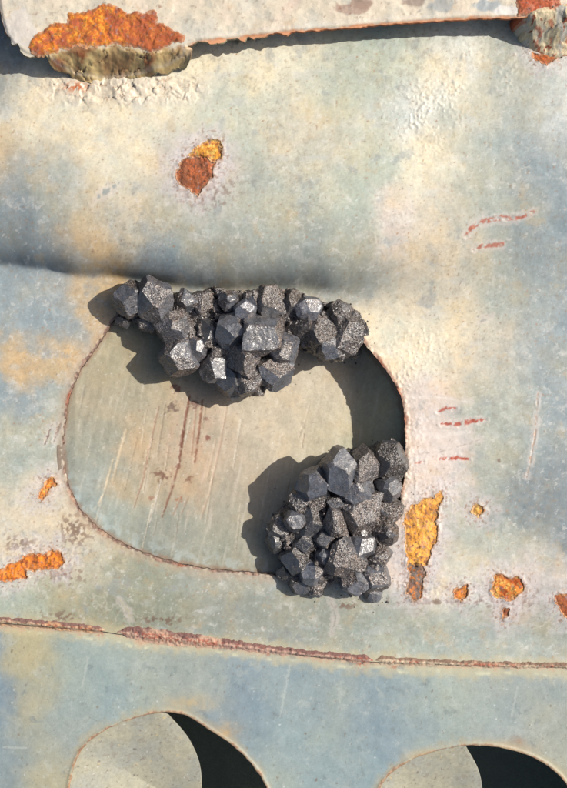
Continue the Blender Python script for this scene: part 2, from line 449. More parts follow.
# rust patches: outline, palette, height above the sheet, roughness of relief, nominal sheet height
OR, YE, BR, RD, GB = (238, 146, 66), (252, 204, 104), (160, 96, 64), (188, 104, 64), (140, 124, 112)
PATCHES = [
    ('brown scab', WL([(178, 174), (183, 164), (196, 159), (206, 160), (215, 167), (214, 180), (206, 189), (199, 199), (189, 191), (181, 188)], 36), (BR, RD, (134, 84, 60)), .8, 2.0),
    ('yellow rust', WL([(191, 158), (198, 150), (206, 145), (219, 144), (222, 152), (221, 162), (213, 167), (206, 160), (197, 159)], 36), (YE, (232, 160, 60), OR), .3, 1.2),
    ('yellow rust', [(405, 518), (411, 506), (424, 500), (436, 495), (441, 491), (443, 497), (437, 512), (437, 536), (430, 556), (425, 566), (408, 566), (405, 545)], ((254, 190, 90), (248, 172, 76), (230, 164, 112)), .3, 1.3),
    ('brown scab', [(408, 563), (425, 564), (424, 582), (422, 597), (414, 600), (406, 593), (409, 578)], (GB, (126, 106, 92), OR), .3, 1.6),
    ('orange rust', [(491, 583), (496, 574), (508, 578), (519, 577), (527, 588), (520, 597), (509, 601), (494, 596)], (OR, (196, 96, 44), YE), .5, 1.6),
    ('orange rust', [(453, 592), (460, 588), (468, 585), (467, 595), (461, 601), (455, 597)], (OR, (226, 140, 52), RD), .3, 1.2),
    ('orange rust', [(471, 511), (475, 506), (483, 506), (485, 511), (480, 516), (474, 515)], ((226, 168, 84), OR, YE), .3, 1.0),
    ('red rust', [(501, 617), (505, 609), (510, 610), (509, 618), (504, 621)], (RD, OR, BR), .3, 1.2),
    ('red rust', [(556, 597), (566, 594), (578, 600), (574, 622), (564, 616)], (RD, OR, BR), .3, 1.4),
    ('orange rust', [(-8, 572), (8, 567), (20, 561), (24, 556), (36, 553), (47, 554), (52, 549), (58, 552), (64, 562), (58, 570), (46, 567), (36, 571), (27, 570), (26, 577), (14, 580), (-8, 581)], ((252, 146, 44), OR, (222, 112, 50)), .5, 2.0),
    ('orange rust', [(37, 498), (43, 488), (47, 479), (54, 477), (56, 484), (47, 491), (42, 499)], ((250, 146, 48), OR, YE), .4, 1.3),
    ('red rust', WL([(530, 54), (541, 57), (554, 53), (567, 50), (590, 48), (590, 58), (560, 59), (545, 66), (532, 61)], 44), ((206, 96, 40), RD, OR), .3, 1.5),
]
# narrow scratches on the upper sheet: points, width, colour, strength
SCRATCH = [
    (WL([(465, 236), (470, 229), (480, 223), (500, 219), (520, 219), (532, 213)], 22), 3.2, (186, 104, 78), .9),
    (WL([(474, 250), (482, 246), (500, 245), (505, 242)], 22), 2.6, (184, 106, 82), .85),
    ([(438, 412), (446, 408), (455, 408)], 2.4, (188, 96, 74), .9), ([(442, 424), (460, 424), (472, 421), (485, 420)], 3.2, (180, 86, 64), .95),
    ([(440, 459), (455, 458), (468, 459)], 3.0, (184, 80, 52), .95), ([(414, 463), (424, 462)], 1.6, (190, 110, 86), .7),
    ([(538, 393), (536, 430), (530, 464), (526, 478)], 1.0, (178, 128, 86), .7), ([(44, 446), (52, 424)], 1.6, (122, 92, 82), .85), ([(53, 442), (60, 424)], 1.8, (120, 88, 80), .85),
    (WL([(98, 203), (104, 198), (112, 193), (122, 186)], 30), 3.4, (160, 166, 158), .8), (WL([(480, 322), (490, 318)], 0), 2.0, (150, 150, 140), .6),
    ([(405, 398), (430, 396), (470, 402)], 1.2, (232, 222, 206), .6), ([(410, 434), (440, 436), (470, 432)], 4.0, (232, 220, 206), .5), ([(408, 455), (440, 452), (480, 440)], 1.3, (120, 110, 96), .4),
    ([(120, 600), (128, 612), (130, 622)], 1.4, (196, 184, 148), .6), ([(330, 600), (336, 618), (332, 636)], 1.2, (130, 128, 114), .5),
]

def upper_relief(X, Y):
    """bubbled and flaked coat on the upper sheet, plus lips of paint round the rust."""
    z = np.zeros(X.shape)
    zones = [(*Wp(420, 120, 38), 34, 40, 1.1), (*Wp(455, 75, 40), 14, 26, 1.3), (*Wp(430, 110, 38), 24, 24, .8), (*Wp(205, 190, 34), 34, 34, .6), (425, 345, 26, 24, 1.0), (412, 470, 14, 120, 1.0),
             (430, 500, 40, 26, .8), (460, 590, 90, 16, .9), (40, 560, 50, 30, .9), (395, 380, 16, 30, 1.2), (*Wp(110, 95, 42), 80, 14, 1.0), (*Wp(520, 70, 42), 34, 22, 1.0), (*Wp(390, 230, 20), 24, 26, .7)]
    b = fbm(X, Y, 3.6, 3, 4); b2 = fbm(X, Y, 24, 3, 9)
    for x, y, rx, ry, a in zones:
        m = np.exp(-((X - x) / rx) ** 2 - ((Y - y) / ry) ** 2)
        z += a * m * np.clip(b + .5 * b2 - .1, 0, 1.0) * .6
    z += .12 * fbm(X, Y, 9, 3, 6)
    # thick cracked flakes under the flange
    xw, yw = Wp(125, 93, 42)
    m = np.exp(-((X - xw) / 75) ** 4 - ((Y - yw) / 13) ** 4)
    cr = crack(X, Y, 15, 3)
    z += m * (1.2 * sstep(.0, .07, cr) * sstep(-.3, .3, b2 + .2) + 1.6 * plates(X, Y, 10, 6, 1.0, 4))
    return z

def crack(X, Y, cell, seed):
    """distance to the nearest joint of an irregular crackle."""
    xw = X * .8 + 6.5 * fbm(X, Y, 13, 4, seed); yw = Y * 1.5 + 6.5 * fbm(X, Y, 13, 4, seed + 1)
    gx = np.floor(xw / cell).astype(np.int64); gy = np.floor(yw / cell).astype(np.int64)
    d1 = np.full(X.shape, 9.); d2 = np.full(X.shape, 9.)
    for i in (-1, 0, 1):
        for j in (-1, 0, 1):
            a = (gx + i) & 255; b = (gy + j) & 255
            px = gx + i + TAB[seed][a, b]; py = gy + j + TAB[seed + 1][a, b]
            d = np.hypot(xw / cell - px, yw / cell - py)
            d2 = np.minimum(d2, np.maximum(d, d1)); d1 = np.minimum(d1, d)
    return d2 - d1

def plates(X, Y, cell, seed, tilt=1.0, warp=3.0):
    """angular broken plates: each cell its own level and slope, about -1..1."""
    xw = X + warp * fbm(X, Y, cell, 3, seed); yw = Y + warp * fbm(X, Y, cell, 3, seed + 1)
    gx = np.floor(xw / cell).astype(np.int64); gy = np.floor(yw / cell).astype(np.int64)
    best = np.full(X.shape, 9.); out = np.zeros(X.shape)
    for i in (-1, 0, 1):
        for j in (-1, 0, 1):
            a = (gx + i + seed * 13) & 255; b = (gy + j + seed * 7) & 255
            T = [TAB[(seed + k) % 16][a, b] for k in range(5)]
            dx = xw / cell - (gx + i + T[0]); dy = yw / cell - (gy + j + T[1])
            d = np.hypot(dx, dy)
            h = (T[2] - .5) + tilt * ((T[3] - .5) * dx + (T[4] - .5) * dy) * 2
            out = np.where(d < best, h, out); best = np.minimum(best, d)
    return out

SPECK = (118, 84, 66)

def halo(X, Y, C, R, z):
    for i, (kind, poly, pal, up, rr) in enumerate(PATCHES):
        P = np.array(poly); x0, y0 = P.min(0) - 30; x1, y1 = P.max(0) + 30
        m = (X > x0) & (X < x1) & (Y > y0) & (Y < y1)
        if not m.any(): continue
        x, y = X[m], Y[m]
        sd = sd_poly(x, y, poly) + 3.0 * fbm(x, y, 10, 6, 20 + i * 2, .6)
        n = fbm(x, y, 9, 4, 3); f = fbm(x, y, 4, 4, 8)
        if z is None:
            h = sstep(22, 1, -sd + n * 10) * .5
            c = mix(C[m], lin((224, 212, 204)), h)
            c = mix(c, lin((176, 168, 168)), sstep(.25, .5, f + .2 * n) * sstep(20, 6, -sd + n * 6) * .5)
            c = mix(c, lin((140, 96, 70)), sstep(.3, .55, -f + .1 * n) * sstep(18, 2, -sd + n * 6) * .7)
            c = mix(c, lin((196, 142, 96)), sstep(7, .2, -sd + n * 4) * sstep(-.3, .5, f) * .5)
            C[m] = c
        else:
            z[m] += .8 * sstep(5, .8, -sd) * sstep(-.5, .7, n) - 1.5 * sstep(-.4, .7, sd)
    return C

def upper_color(X, Y, Z):
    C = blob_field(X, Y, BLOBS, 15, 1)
    n1 = fbm(X, Y, 34, 5, 3); n2 = fbm(X, Y, 11, 4, 7); n3 = fbm(X, Y, 3.2, 3, 2)
    C = mix(C, C * np.array([1.08, .96, .78]), np.clip(n1 * .9, 0, 1) * .8)
    C = mix(C, C * np.array([.82, .90, .95]), np.clip(-n1 * .9 + n2 * .3, 0, 1) * .8)
    C = C * (1 + .08 * n2 + .075 * n3)[..., None]
    # thin tide marks
    t = np.abs(fbm(X, Y, 42, 4, 12)); tm = sstep(.05, .0, t) * sstep(.1, .5, fbm(X, Y, 90, 2, 6))
    C = mix(C, lin((228, 218, 196)), tm * .35)
    # bluish streaky scuffs
    sc_ = sstep(.45, .9, fbm(X * .5, Y, 16, 4, 14))
    C = mix(C, lin((196, 196, 188)), sc_ * .35)
    # worn coats: sharp-edged scuffs through to grey primer and chalky remains
    w1 = fbm(X, Y, 26, 6, 15, .62); w2 = fbm(X, Y, 18, 6, 1, .65); reg = fbm(X, Y, 110, 2, 7)
    C = mix(C, lin((170, 172, 164)), sstep(.30, .70, w1 + .35 * reg) * .26)
    C = mix(C, lin((146, 152, 150)), sstep(.60, .85, w1 + .3 * reg) * .35)
    C = mix(C, lin((226, 218, 202)), sstep(.40, .55, w2 - .3 * reg) * .20)
    C = mix(C, lin((200, 172, 128)), sstep(.45, .75, fbm(X, Y, 30, 6, 5, .62) - .2 * reg) * .30)
    C = C * (1 + .05 * fbm(X, Y, 6, 5, 4, .75) + .05 * fbm(X, Y, 2.2, 2, 9))[..., None]
    f1 = fbm(X, Y, 7, 5, 12, .7)
    C = mix(C, lin((150, 140, 122)), sstep(.50, .64, f1 + .35 * reg) * .34)
    C = mix(C, lin((232, 226, 214)), sstep(.50, .62, -f1 + .3 * w2) * .32)
    R = np.clip(.52 + .16 * n1 + .1 * n2, .3, .9)
    # bubbled zones go pale
    rl = upper_relief(X, Y)
    C = mix(C, lin((222, 208, 192)), np.clip(rl * .35, 0, .4))
    xw, yw = Wp(125, 93, 42)
    m = np.exp(-((X - xw) / 75) ** 4 - ((Y - yw) / 13) ** 4)
    C = mix(C, lin((226, 208, 180)), m * .7)
    C = mix(C, lin((150, 96, 62)), m * sstep(.06, .01, crack(X, Y, 15, 3)) * .7 * sstep(-.2, .4, n1 + n2 + .2))
    orange = np.exp(-((X - Wp(78, 90, 42)[0]) / 12) ** 2 - ((Y - Wp(78, 90, 42)[1]) / 5) ** 2)
    C = mix(C, lin((206, 108, 50)), orange * sstep(.0, .4, n3 + .3))
    # specks
    dens = np.clip(.15 + 1.1 * fbm(X, Y, 70, 4, 10), .06, 1)
    for cell, pr, a, b, sd_, st in ((4, .3, .3, .7, 6, .45), (7, .3, .4, 1.1, 3, .5), (13, .22, .5, 1.5, 5, .6), (34, .3, .9, 2.6, 8, .7)):
        m, v = dots(X + 1.5 * n2, Y + 1.5 * n3, cell, pr, a, b, sd_)
        C = mix(C, mix(np.broadcast_to(lin(SPECK), C.shape), lin((104, 104, 106)), (v > .6) * 1.0), m * st * dens)
    m, v = dots(X, Y, 10, .35, .3, 1.1, 9)
    C = mix(C, lin((238, 234, 226)), m * .6 * np.clip(.4 + fbm(X, Y, 60, 3, 2), .1, 1))
    # worn, dotted bare zones beside the rust
    for x, y, rx, ry in ((62, 575, 34, 12), (75, 530, 26, 26), (20, 545, 24, 14), (440, 602, 80, 5), (510, 600, 50, 16), (412, 570, 22, 30), (*Wp(205, 190, 34), 36, 26), (160, 622, 30, 8), (345, 605, 16, 8), (60, 618, 26, 8)):
        w = np.exp(-((X - x) / rx) ** 2 - ((Y - y) / ry) ** 2)
        m = sstep(.25, .55, fbm(X, Y, 5.5, 3, 13) * .8 + w - .45)
        C = mix(C, lin((124, 92, 74)), m * w * .8)
    for pts, wd, c, st in SCRATCH:
        d, tt = dist_line(X + .8 * n3, Y + .8 * n3, pts)
        k = wd * (.4 + .6 * np.sin(np.clip(tt, .02, .98) * math.pi)) + .5 * n3
        C = mix(C, lin((226, 210, 196)), sstep(k + 4.5, k + .5, d + 3 * n2) * .4)
        C = mix(C, lin(c), sstep(k, k * .4, d + .5 * n2) * st * sstep(-.55, .1, fbm(X, Y, 5, 3, 5)))
    C = halo(X, Y, C, R, None)
    # rusty rim of the cut-out and stain along the weld
    sd = -sd_poly(X, Y, RECESS)
    w = 1.6 + 1.9 * n2 + 1.2 * n1
    right = sstep(330, 390, X)
    C = mix(C, lin((200, 172, 142)), sstep(13, 1, sd + 3 * n2) * .55)
    C = mix(C, mix(mix(np.broadcast_to(lin((104, 76, 64)), C.shape), lin((172, 138, 116)), sstep(.0, .5, n2 + n3 * .6)), lin((196, 158, 132)), right), sstep(w + .8, w - .8, sd) * sstep(-.5, .5, n2 + .35 * n3 + .35))
    for x, y, r in ((69, 398, 7), (66, 500, 8), (100, 537, 6), (180, 568, 6), (384, 362, 7), (398, 392, 8), (404, 420, 6)):
        C = mix(C, lin((176, 92, 54)), np.exp(-((X - x) ** 2 + (Y - y) ** 2) / r ** 2) * sstep(5, 0, sd + 2 * n3) * .9)
    ds = seam_y(X) - Y
    C = mix(C, lin((206, 190, 150)), sstep(13, 2, ds + 5 * n2) * .6)
    return C, R

def upper_z(X, Y):
    z = H(X, Y) + upper_relief(X, Y)
    halo(X, Y, np.zeros(X.shape + (3,)), None, z)
    for pts, wd, c, st in SCRATCH[:9]:
        d, tt = dist_line(X, Y, pts)
        z = z - .5 * sstep(wd, 0, d) * sstep(-.3, .4, fbm(X, Y, 6, 3, 2)) + .3 * np.exp(-((d - wd - .5) / 1.2) ** 2) * sstep(.0, .5, fbm(X, Y, 8, 3, 7))
    sd = -sd_poly(X, Y, RECESS)
    n = fbm(X, Y, 8, 3, 5)
    z = z + (.9 * sstep(9, 2, sd) * sstep(-.2, .6, n) * sstep(330, 390, X)) + .35 * np.exp(-((sd - 2) / 2.0) ** 2) + .5 * fbm(X, Y, 4, 3, 11) * sstep(6, 1, sd)
    return z

def edge_rust(c1, c2, amount=.9):
    def f(x, y, t, bc, br):
        n = fbm(x, y, 9, 4, 6)
        c = mix(np.broadcast_to(lin(c1), bc.shape), lin(c2), np.clip(.5 + n, 0, 1))
        return mix(bc, c, amount * np.clip(.75 + .6 * n, 0, 1) * min(1, t * 3 + .2)), np.full(len(bc), .85)
    return f

def axis(lo, hi, step, ext=0, n=18):
    a = np.arange(lo, hi + step * .5, step)
    if ext:
        g = step + (np.linspace(0, 1, n) ** 2.2) * ext
        a = np.concatenate([lo - g[::-1], a, a[-1] + g])
    return a

STEP = .86
XS = axis(-14, 582, STEP, 340, 64)

# ------------------------------------------------------------------ the panel and its parts
panel = empty('rusted_steel_panel', (0, 0, -0.045))
tag(panel, 'weathered grey-green painted steel vehicle panel with rust spots, a shallow recess and round cut-outs', 'metal panel')

def rim_drop(d):
    """the cut edge is turned down to the plate below it; the weld edge is just the sheet's thickness."""
    return lambda x, y, z: np.where(y > seam_y(x) - 6, z - 4, np.minimum(z - 1.6, np.maximum(z - d, H_rec(x, y) - .6)))
def rim_color(x, y, t, bc, br):
    n = fbm(x, y, 9, 4, 6)
    c = mix(np.broadcast_to(lin((70, 56, 49)), bc.shape), lin((116, 88, 70)), np.clip(.5 + n, 0, 1))
    g = mix(np.broadcast_to(lin((150, 148, 122)), bc.shape), lin((122, 98, 76)), np.clip(n, 0, 1))
    return (c if t < .5 else g), np.full(len(bc), .8)
def sd_upper(X, Y):
    a = -(sd_poly(X, Y, RECESS) + .9 * fbm(X, Y, 7, 3, 2) + .5 * fbm(X, Y, 30, 2, 6))
    return np.minimum(a, seam_y(X) + 1.0 - Y)

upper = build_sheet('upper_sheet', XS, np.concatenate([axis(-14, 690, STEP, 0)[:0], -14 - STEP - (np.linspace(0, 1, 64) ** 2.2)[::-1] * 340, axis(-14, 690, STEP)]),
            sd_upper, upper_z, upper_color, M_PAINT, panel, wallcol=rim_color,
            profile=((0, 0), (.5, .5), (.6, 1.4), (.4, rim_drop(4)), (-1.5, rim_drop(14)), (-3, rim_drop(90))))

def sd_lower(X, Y):
    a = -(sd_poly(X, Y, HOLE_A) + .6 * fbm(X, Y, 9, 3, 4)); b = -(sd_poly(X, Y, HOLE_B) + .6 * fbm(X, Y, 9, 3, 9))
    return np.minimum(np.minimum(a, b), Y - seam_y(X) + 5)

def lower_color(X, Y, Z):
    C = blob_field(X, Y, BLOBS_LOW, 12, 4) * np.array([1.02, .99, .91])
    n1 = fbm(X, Y, 40, 5, 5); n2 = fbm(X, Y, 12, 4, 8); n3 = fbm(X, Y, 3.2, 3, 11)
    C = mix(C, C * np.array([1.10, 1.02, .86]), np.clip(n1, 0, 1) * .5)
    C = mix(C, C * np.array([.85, .92, .97]), np.clip(-n1, 0, 1) * .6)
    C = C * (1 + .05 * n2 + .04 * n3)[..., None]
    t = np.abs(fbm(X, Y, 46, 4, 2)); C = mix(C, lin((184, 186, 172)), sstep(.04, 0, t) * .22)
    dk = sstep(.45, .8, fbm(X, Y, 22, 6, 13, .65)); C = mix(C, lin((120, 130, 130)), dk * .5)
    f1 = fbm(X, Y, 8, 5, 2, .7); w1 = fbm(X, Y, 30, 6, 9, .62)
    C = mix(C, lin((182, 184, 172)), sstep(.35, .7, w1) * .30)
    C = mix(C, lin((126, 126, 112)), sstep(.55, .7, f1 + .2 * w1) * .25)
    C = mix(C, lin((204, 206, 194)), sstep(.55, .65, -f1 + .2 * w1) * .22)
    C = C * (1 + .04 * fbm(X, Y, 5, 5, 6, .75) + .04 * fbm(X, Y, 2.2, 2, 3))[..., None]
    # scratches left by rubbing
    for pts in ([(0, 751), (24, 752)], [(290, 668), (284, 700), (280, 720)], [(520, 690), (514, 720)], [(86, 660), (80, 690)]):
        d, tt = dist_line(X + n3, Y, pts); C = mix(C, lin((196, 198, 186)), sstep(1.5, .3, d) * .4)
    for cell, pr, a, b, sd_, st in ((5, .25, .3, .8, 7, .5), (9, .3, .5, 1.0, 4, .55), (22, .35, .7, 1.9, 6, .7)):
        m, v = dots(X + 1.5 * n2, Y + 1.5 * n3, cell, pr, a, b, sd_); C = mix(C, lin((124, 104, 84)), m * st)
    m, v = dots(X, Y, 17, .3, .5, 1.2, 10); C = mix(C, lin((226, 228, 222)), m * .6)
    ds = Y - seam_y(X)
    C = mix(C, lin((212, 196, 152)), sstep(16, 1, ds + 6 * n2 - 3) * .6)
    C = mix(C, lin((226, 218, 176)), sstep(3, 0, np.abs(ds - 9 - 4 * n1)) * sstep(.0, .5, n2) * .6)
    band = np.interp(X, [-60, 0, 90, 112, 118, 140, 200, 300, 360, 400, 600], [11, 11, 8, 2, 4, 13, 9, 6, 8, 7, 4])
    C = mix(C, lin((206, 168, 138)), sstep(band, band * .3, ds + 3.5 * n2 + 1.5 * n3) * .7)
    C = mix(C, lin((124, 92, 82)), sstep(.1, .5, n2 + .4 * n3) * sstep(band + 2, band * .3, ds + 2 * n3) * .55)
    for x, y, r in ((362, 667, 5), (396, 668, 4), (98, 634, 5), (140, 640, 6), (180, 644, 5), (268, 655, 4)):
        C = mix(C, lin((178, 84, 50)), np.exp(-((X - x) ** 2 + (Y - y) ** 2) / r ** 2) * sstep(-.3, .4, n3) * .8)
    R = np.clip(.48 + .14 * n1 + .1 * n2, .3, .9)
    for poly in (HOLE_A, HOLE_B):
        sd = -sd_poly(X, Y, poly)
        C = mix(C, lin((196, 176, 132)), sstep(11, 0, sd + 4 * n2) * .5)
        C = mix(C, lin((206, 164, 126)), sstep(2.2, .2, sd + 2.2 * n2 + .5 * n3) * .75)
        C = mix(C, lin((120, 84, 64)), sstep(1.6, .2, sd + 1.6 * n3 + n2) * .6)
    for x, y, rx, ry, c in ((190, 706, 26, 8, (192, 170, 128)), (520, 746, 8, 5, (150, 118, 96)), (225, 735, 14, 10, (190, 162, 118)), (425, 760, 16, 6, (194, 172, 130)), (510, 752, 30, 8, (190, 168, 132))):
        C = mix(C, lin(c), np.exp(-((X - x) / rx) ** 2 - ((Y - y) / ry) ** 2) * np.clip(.6 + .5 * n2, 0, 1))
    return C, R

def lower_z(X, Y):
    z = H_low(X, Y) + .1 * fbm(X, Y, 9, 3, 6)
    for poly in (HOLE_A, HOLE_B):
        sd = -sd_poly(X, Y, poly); z = z + .7 * np.exp(-((sd - 1.2) / 1.6) ** 2)
    return z

build_sheet('lower_sheet', XS, np.concatenate([axis(600, 802, STEP), 802 + STEP + (np.linspace(0, 1, 80) ** 1.5) * 340]),
            sd_lower, lower_z, lower_color, M_PAINT, panel, wallcol=edge_rust((112, 82, 62), (186, 142, 104)), profile=((0, 0), (.4, .4), (.5, 1), (.5, 4)))

# the plate at the bottom of the big cut-out
STREAK = [([(157, 407), (150, 440), (142, 480), (133, 508)], 1.0, (150, 108, 84), .6), ([(188, 396), (182, 430), (178, 462)], 2.0, (108, 58, 38), .95), ([(178, 462), (170, 492), (161, 518)], 1.4, (122, 78, 56), .85),
          ([(201, 400), (197, 436), (193, 464)], 1.5, (122, 70, 46), .9), ([(195, 404), (190, 456)], .7, (150, 104, 80), .6), ([(226, 404), (218, 450), (208, 495), (200, 520)], .9, (178, 150, 124), .7),
          ([(180, 498), (172, 516)], .7, (156, 120, 92), .6), ([(187, 498), (180, 516)], .6, (156, 120, 92), .5), ([(112, 460), (104, 492), (95, 510)], 1.0, (222, 196, 156), .5), ([(125, 430), (112, 480)], 1.6, (218, 190, 150), .4),
          ([(240, 420), (232, 470)], .6, (206, 196, 178), .5), ([(84, 385), (80, 408)], .7, (140, 134, 120), .4), ([(270, 470), (262, 510)], .6, (204, 190, 168), .45), ([(215, 440), (206, 480)], .5, (170, 140, 112), .5)]
_rs = random.Random(4)
for _ in range(26):
    _x, _y, _l = _rs.uniform(90, 320), _rs.uniform(400, 520), _rs.uniform(14, 60)
    STREAK.append(([(_x, _y), (_x - _l * _rs.uniform(.1, .28), _y + _l)], _rs.uniform(.3, .6), _rs.choice([(214, 204, 186), (128, 108, 90), (120, 92, 70), (206, 190, 164)]), _rs.uniform(.35, .7)))

def rec_color(X, Y, Z):
    C = blob_field(X, Y, BLOBS_REC, 11, 7) * np.array([.78, .735, .66])
    n1 = fbm(X, Y, 30, 5, 6); n2 = fbm(X, Y, 10, 4, 1); n3 = fbm(X, Y, 3.0, 3, 4)
    br = fbm(X * 1.0 + Y * .22, Y * .12, 5, 4, 9)          # up-and-down rubbing marks
    C = C * (1 + .06 * br + .05 * n2 + .04 * n3)[..., None]
    C = mix(C, C * np.array([1.10, .98, .84]), np.clip(n1, 0, 1) * .6)
    C = mix(C, C * np.array([.86, .92, .94]), np.clip(-n1, 0, 1) * .6)
    C = mix(C, lin((206, 196, 180)), sstep(.5, .95, br) * .3)
    f1 = fbm(X, Y, 7, 5, 10, .7)
    C = mix(C, lin((132, 120, 100)), sstep(.52, .66, f1) * .30); C = mix(C, lin((206, 194, 174)), sstep(.55, .66, -f1) * .28)
    C = C * (1 + .08 * fbm(X, Y, 5, 5, 2, .75) + .05 * fbm(X, Y, 2.2, 2, 5))[..., None]
    sd = sd_poly(X, Y, RECESS)
    C = mix(C, lin((190, 202, 198)), sstep(30, 6, sd + 9 * n2) * sstep(455, 500, Y) * sstep(.0, .6, n2 + .15) * .35)
    for pts, wd, c, st in STREAK:
        d, tt = dist_line(X + .7 * n3, Y, pts)
        k = wd * (.5 + .6 * np.sin(np.clip(tt, .03, .97) * math.pi)) + .3 * n3
        C = mix(C, lin(c), sstep(k + .5, k * .3, d) * st * sstep(-1.1, -.35, fbm(X, Y, 8, 3, 3)))
    aura = np.exp(-((X - 186) / 30) ** 2 - ((Y - 445) / 60) ** 2)
    C = mix(C, lin((172, 122, 88)), aura * np.clip(.35 + .6 * br + .4 * n2, 0, 1) * .45)
    for x, y, r, c in ((160, 476, 7, (112, 74, 54)), (188, 481, 3.5, (128, 90, 66)), (171, 408, 6, (96, 70, 58)), (174, 388, 5, (120, 72, 54)), (206, 439, 3, (130, 76, 60)), (193, 405, 5, (120, 84, 70)),
                       (178, 500, 4, (160, 110, 80)), (150, 500, 3, (150, 110, 86)), (176, 467, 4, (128, 84, 64)), (205, 420, 3, (132, 92, 76))):
        d = np.hypot(X - x, Y - y) / r
        C = mix(C, lin(c), sstep(1.1, .3, d + .9 * fbm(X, Y, 4, 3, 2)) * .85)
    w = np.exp(-((X - 185) / 50) ** 2 - ((Y - 425) / 45) ** 2)
    for cell, pr, a, b, s_, st in ((4, .3, .3, .8, 5, .6), (6, .3, .4, 1.2, 3, .65), (12, .35, .6, 1.9, 7, .65)):
        m, v = dots(X + 1.2 * n3, Y + 1.2 * n2, cell, pr, a, b, s_); C = mix(C, lin((132, 92, 74)), m * st * np.clip(w * 1.3 + .22, 0, 1))
    m, v = dots(X, Y, 9, .3, .4, .9, 11); C = mix(C, lin((226, 220, 208)), m * .5)
    C = mix(C, lin((150, 116, 92)), sstep(4, .5, sd + 1.8 * n2) * .6)
    return C, np.clip(.46 + .14 * n1 + .1 * br, .28, .9)

def rec_z(X, Y):
    z = H_rec(X, Y) + .12 * fbm(X, Y, 8, 3, 3)
    for pts, wd, c, st in STREAK:
        d, tt = dist_line(X, Y, pts); z = z - .25 * sstep(wd + .4, 0, d)
    return z

build_sheet('recessed_plate', axis(52, 452, .95), axis(286, 592, .95), lambda X, Y: sd_poly(X, Y, RECESS) + np.where(X > 330, 26, 7), rec_z, rec_color, M_PAINT, panel, profile=((0, 0), (0, 2.5)))

# curved plates behind the round cut-outs, each ending at an edge over a dark cavity
def dish(poly, edge, seed, lo):
    P = np.array(poly); x0, y0 = P.min(0); x1, y1 = P.max(0)
    ey = np.arange(edge[0][1], edge[-1][1], 2.0); ex = np.interp(ey, [p[1] for p in edge], [p[0] for p in edge])
    ex = np.convolve(np.pad(ex, 7, mode='edge'), np.ones(15) / 15, 'valid')
    def zf(X, Y):
        sd = sd_poly(X, Y, poly)
        left = sorted([p for p in poly if p[0] < lo and p[1] < 880], key=lambda p: -p[1] + p[0])
        d, tt = dist_line(X, Y, left)
        d = np.where((sd > 0) | (X > lo), d, -d)
        d = np.logaddexp(0, d / 6) * 6
        return -18.0 - .45 * np.clip(d, 0, 200) + .5 * fbm(X, Y, 40, 3, seed)
    def cf(X, Y, Z):
        n1 = fbm(X, Y, 30, 4, seed); n2 = fbm(X, Y, 8, 5, seed + 2, .65); n3 = fbm(X, Y, 3, 3, seed + 4)
        C = np.broadcast_to(lin((172, 166, 142)), X.shape + (3,)).copy()
        C = mix(C, lin((156, 158, 148)), np.clip(.4 + n1, 0, 1) * .6)
        C = C * (1 + .14 * n2 + .10 * n3)[..., None]
        C = mix(C, lin((124, 108, 92)), sstep(.35, .6, n2 + .4 * n1) * .4)
        for cell, pr, a, b, s_, c in ((5, .35, .4, 1.1, 3, (112, 90, 72)), (10, .3, .5, 1.6, 5, (212, 184, 126)), (9, .35, .5, 1.8, 6, (98, 84, 78)), (7, .3, .4, 1.0, 9, (216, 214, 204))):
            m, v = dots(X + 1.5 * n3, Y + 1.5 * n2, cell, pr, a, b, s_); C = mix(C, lin(c), m * .65)
        return C, np.full(X.shape, .7)
    build_sheet('backing_plate', axis(x0 - 8, max(ex) + 3, .9), axis(y0 - 8, y1 + 20, .9), lambda X, Y: np.minimum(np.interp(Y, ey, ex) - X, np.minimum(np.minimum(X - x0 + 7, 999), np.minimum(Y - y0 + 7, y1 + 18 - Y))),
                zf, cf, M_PAINT, panel, profile=((0, 0), (.4, .6), (.4, 4), (-3, 5)))
dish(HOLE_A, [(150, 690), (161, 716), (180, 738), (193, 765), (198, 790), (196, 830), (180, 880), (150, 940)], 3, 158)
dish(HOLE_B, [(455, 725), (466, 749), (479, 769), (487, 788), (491, 820), (488, 860), (460, 945)], 9, 470)
def cavity():
    bm = bmesh.new()
    x0, x1, y0, y1, z0, z1 = 20, 640, 672, 975, -230, -26
    pts = [(x, y, z) for z in (z0, z1) for (x, y) in ((x0, y0), (x1, y0), (x1, y1), (x0, y1))]
    vs = [bm.verts.new(((x - CX) * S, (CY - y) * S, z * S)) for x, y, z in pts]
    for f in ((0, 1, 2, 3), (0, 4, 5, 1), (1, 5, 6, 2), (2, 6, 7, 3), (3, 7, 4, 0)):
        bm.faces.new([vs[i] for i in f])
    me = bpy.data.meshes.new('cavity_liner'); bm.to_mesh(me); bm.free()
    a = me.color_attributes.new('Col', 'FLOAT_COLOR', 'POINT'); a.data.foreach_set('color', np.tile([.42, .47, .40, 1], len(vs)).astype(np.float32))
    a = me.attributes.new('rough', 'FLOAT', 'POINT'); a.data.foreach_set('value', np.full(len(vs), .8, np.float32))
    me.materials.append(M_RUST)
    o = bpy.data.objects.new('cavity_liner', me); link(o, panel); o.location = -Vector(panel.location)
cavity()

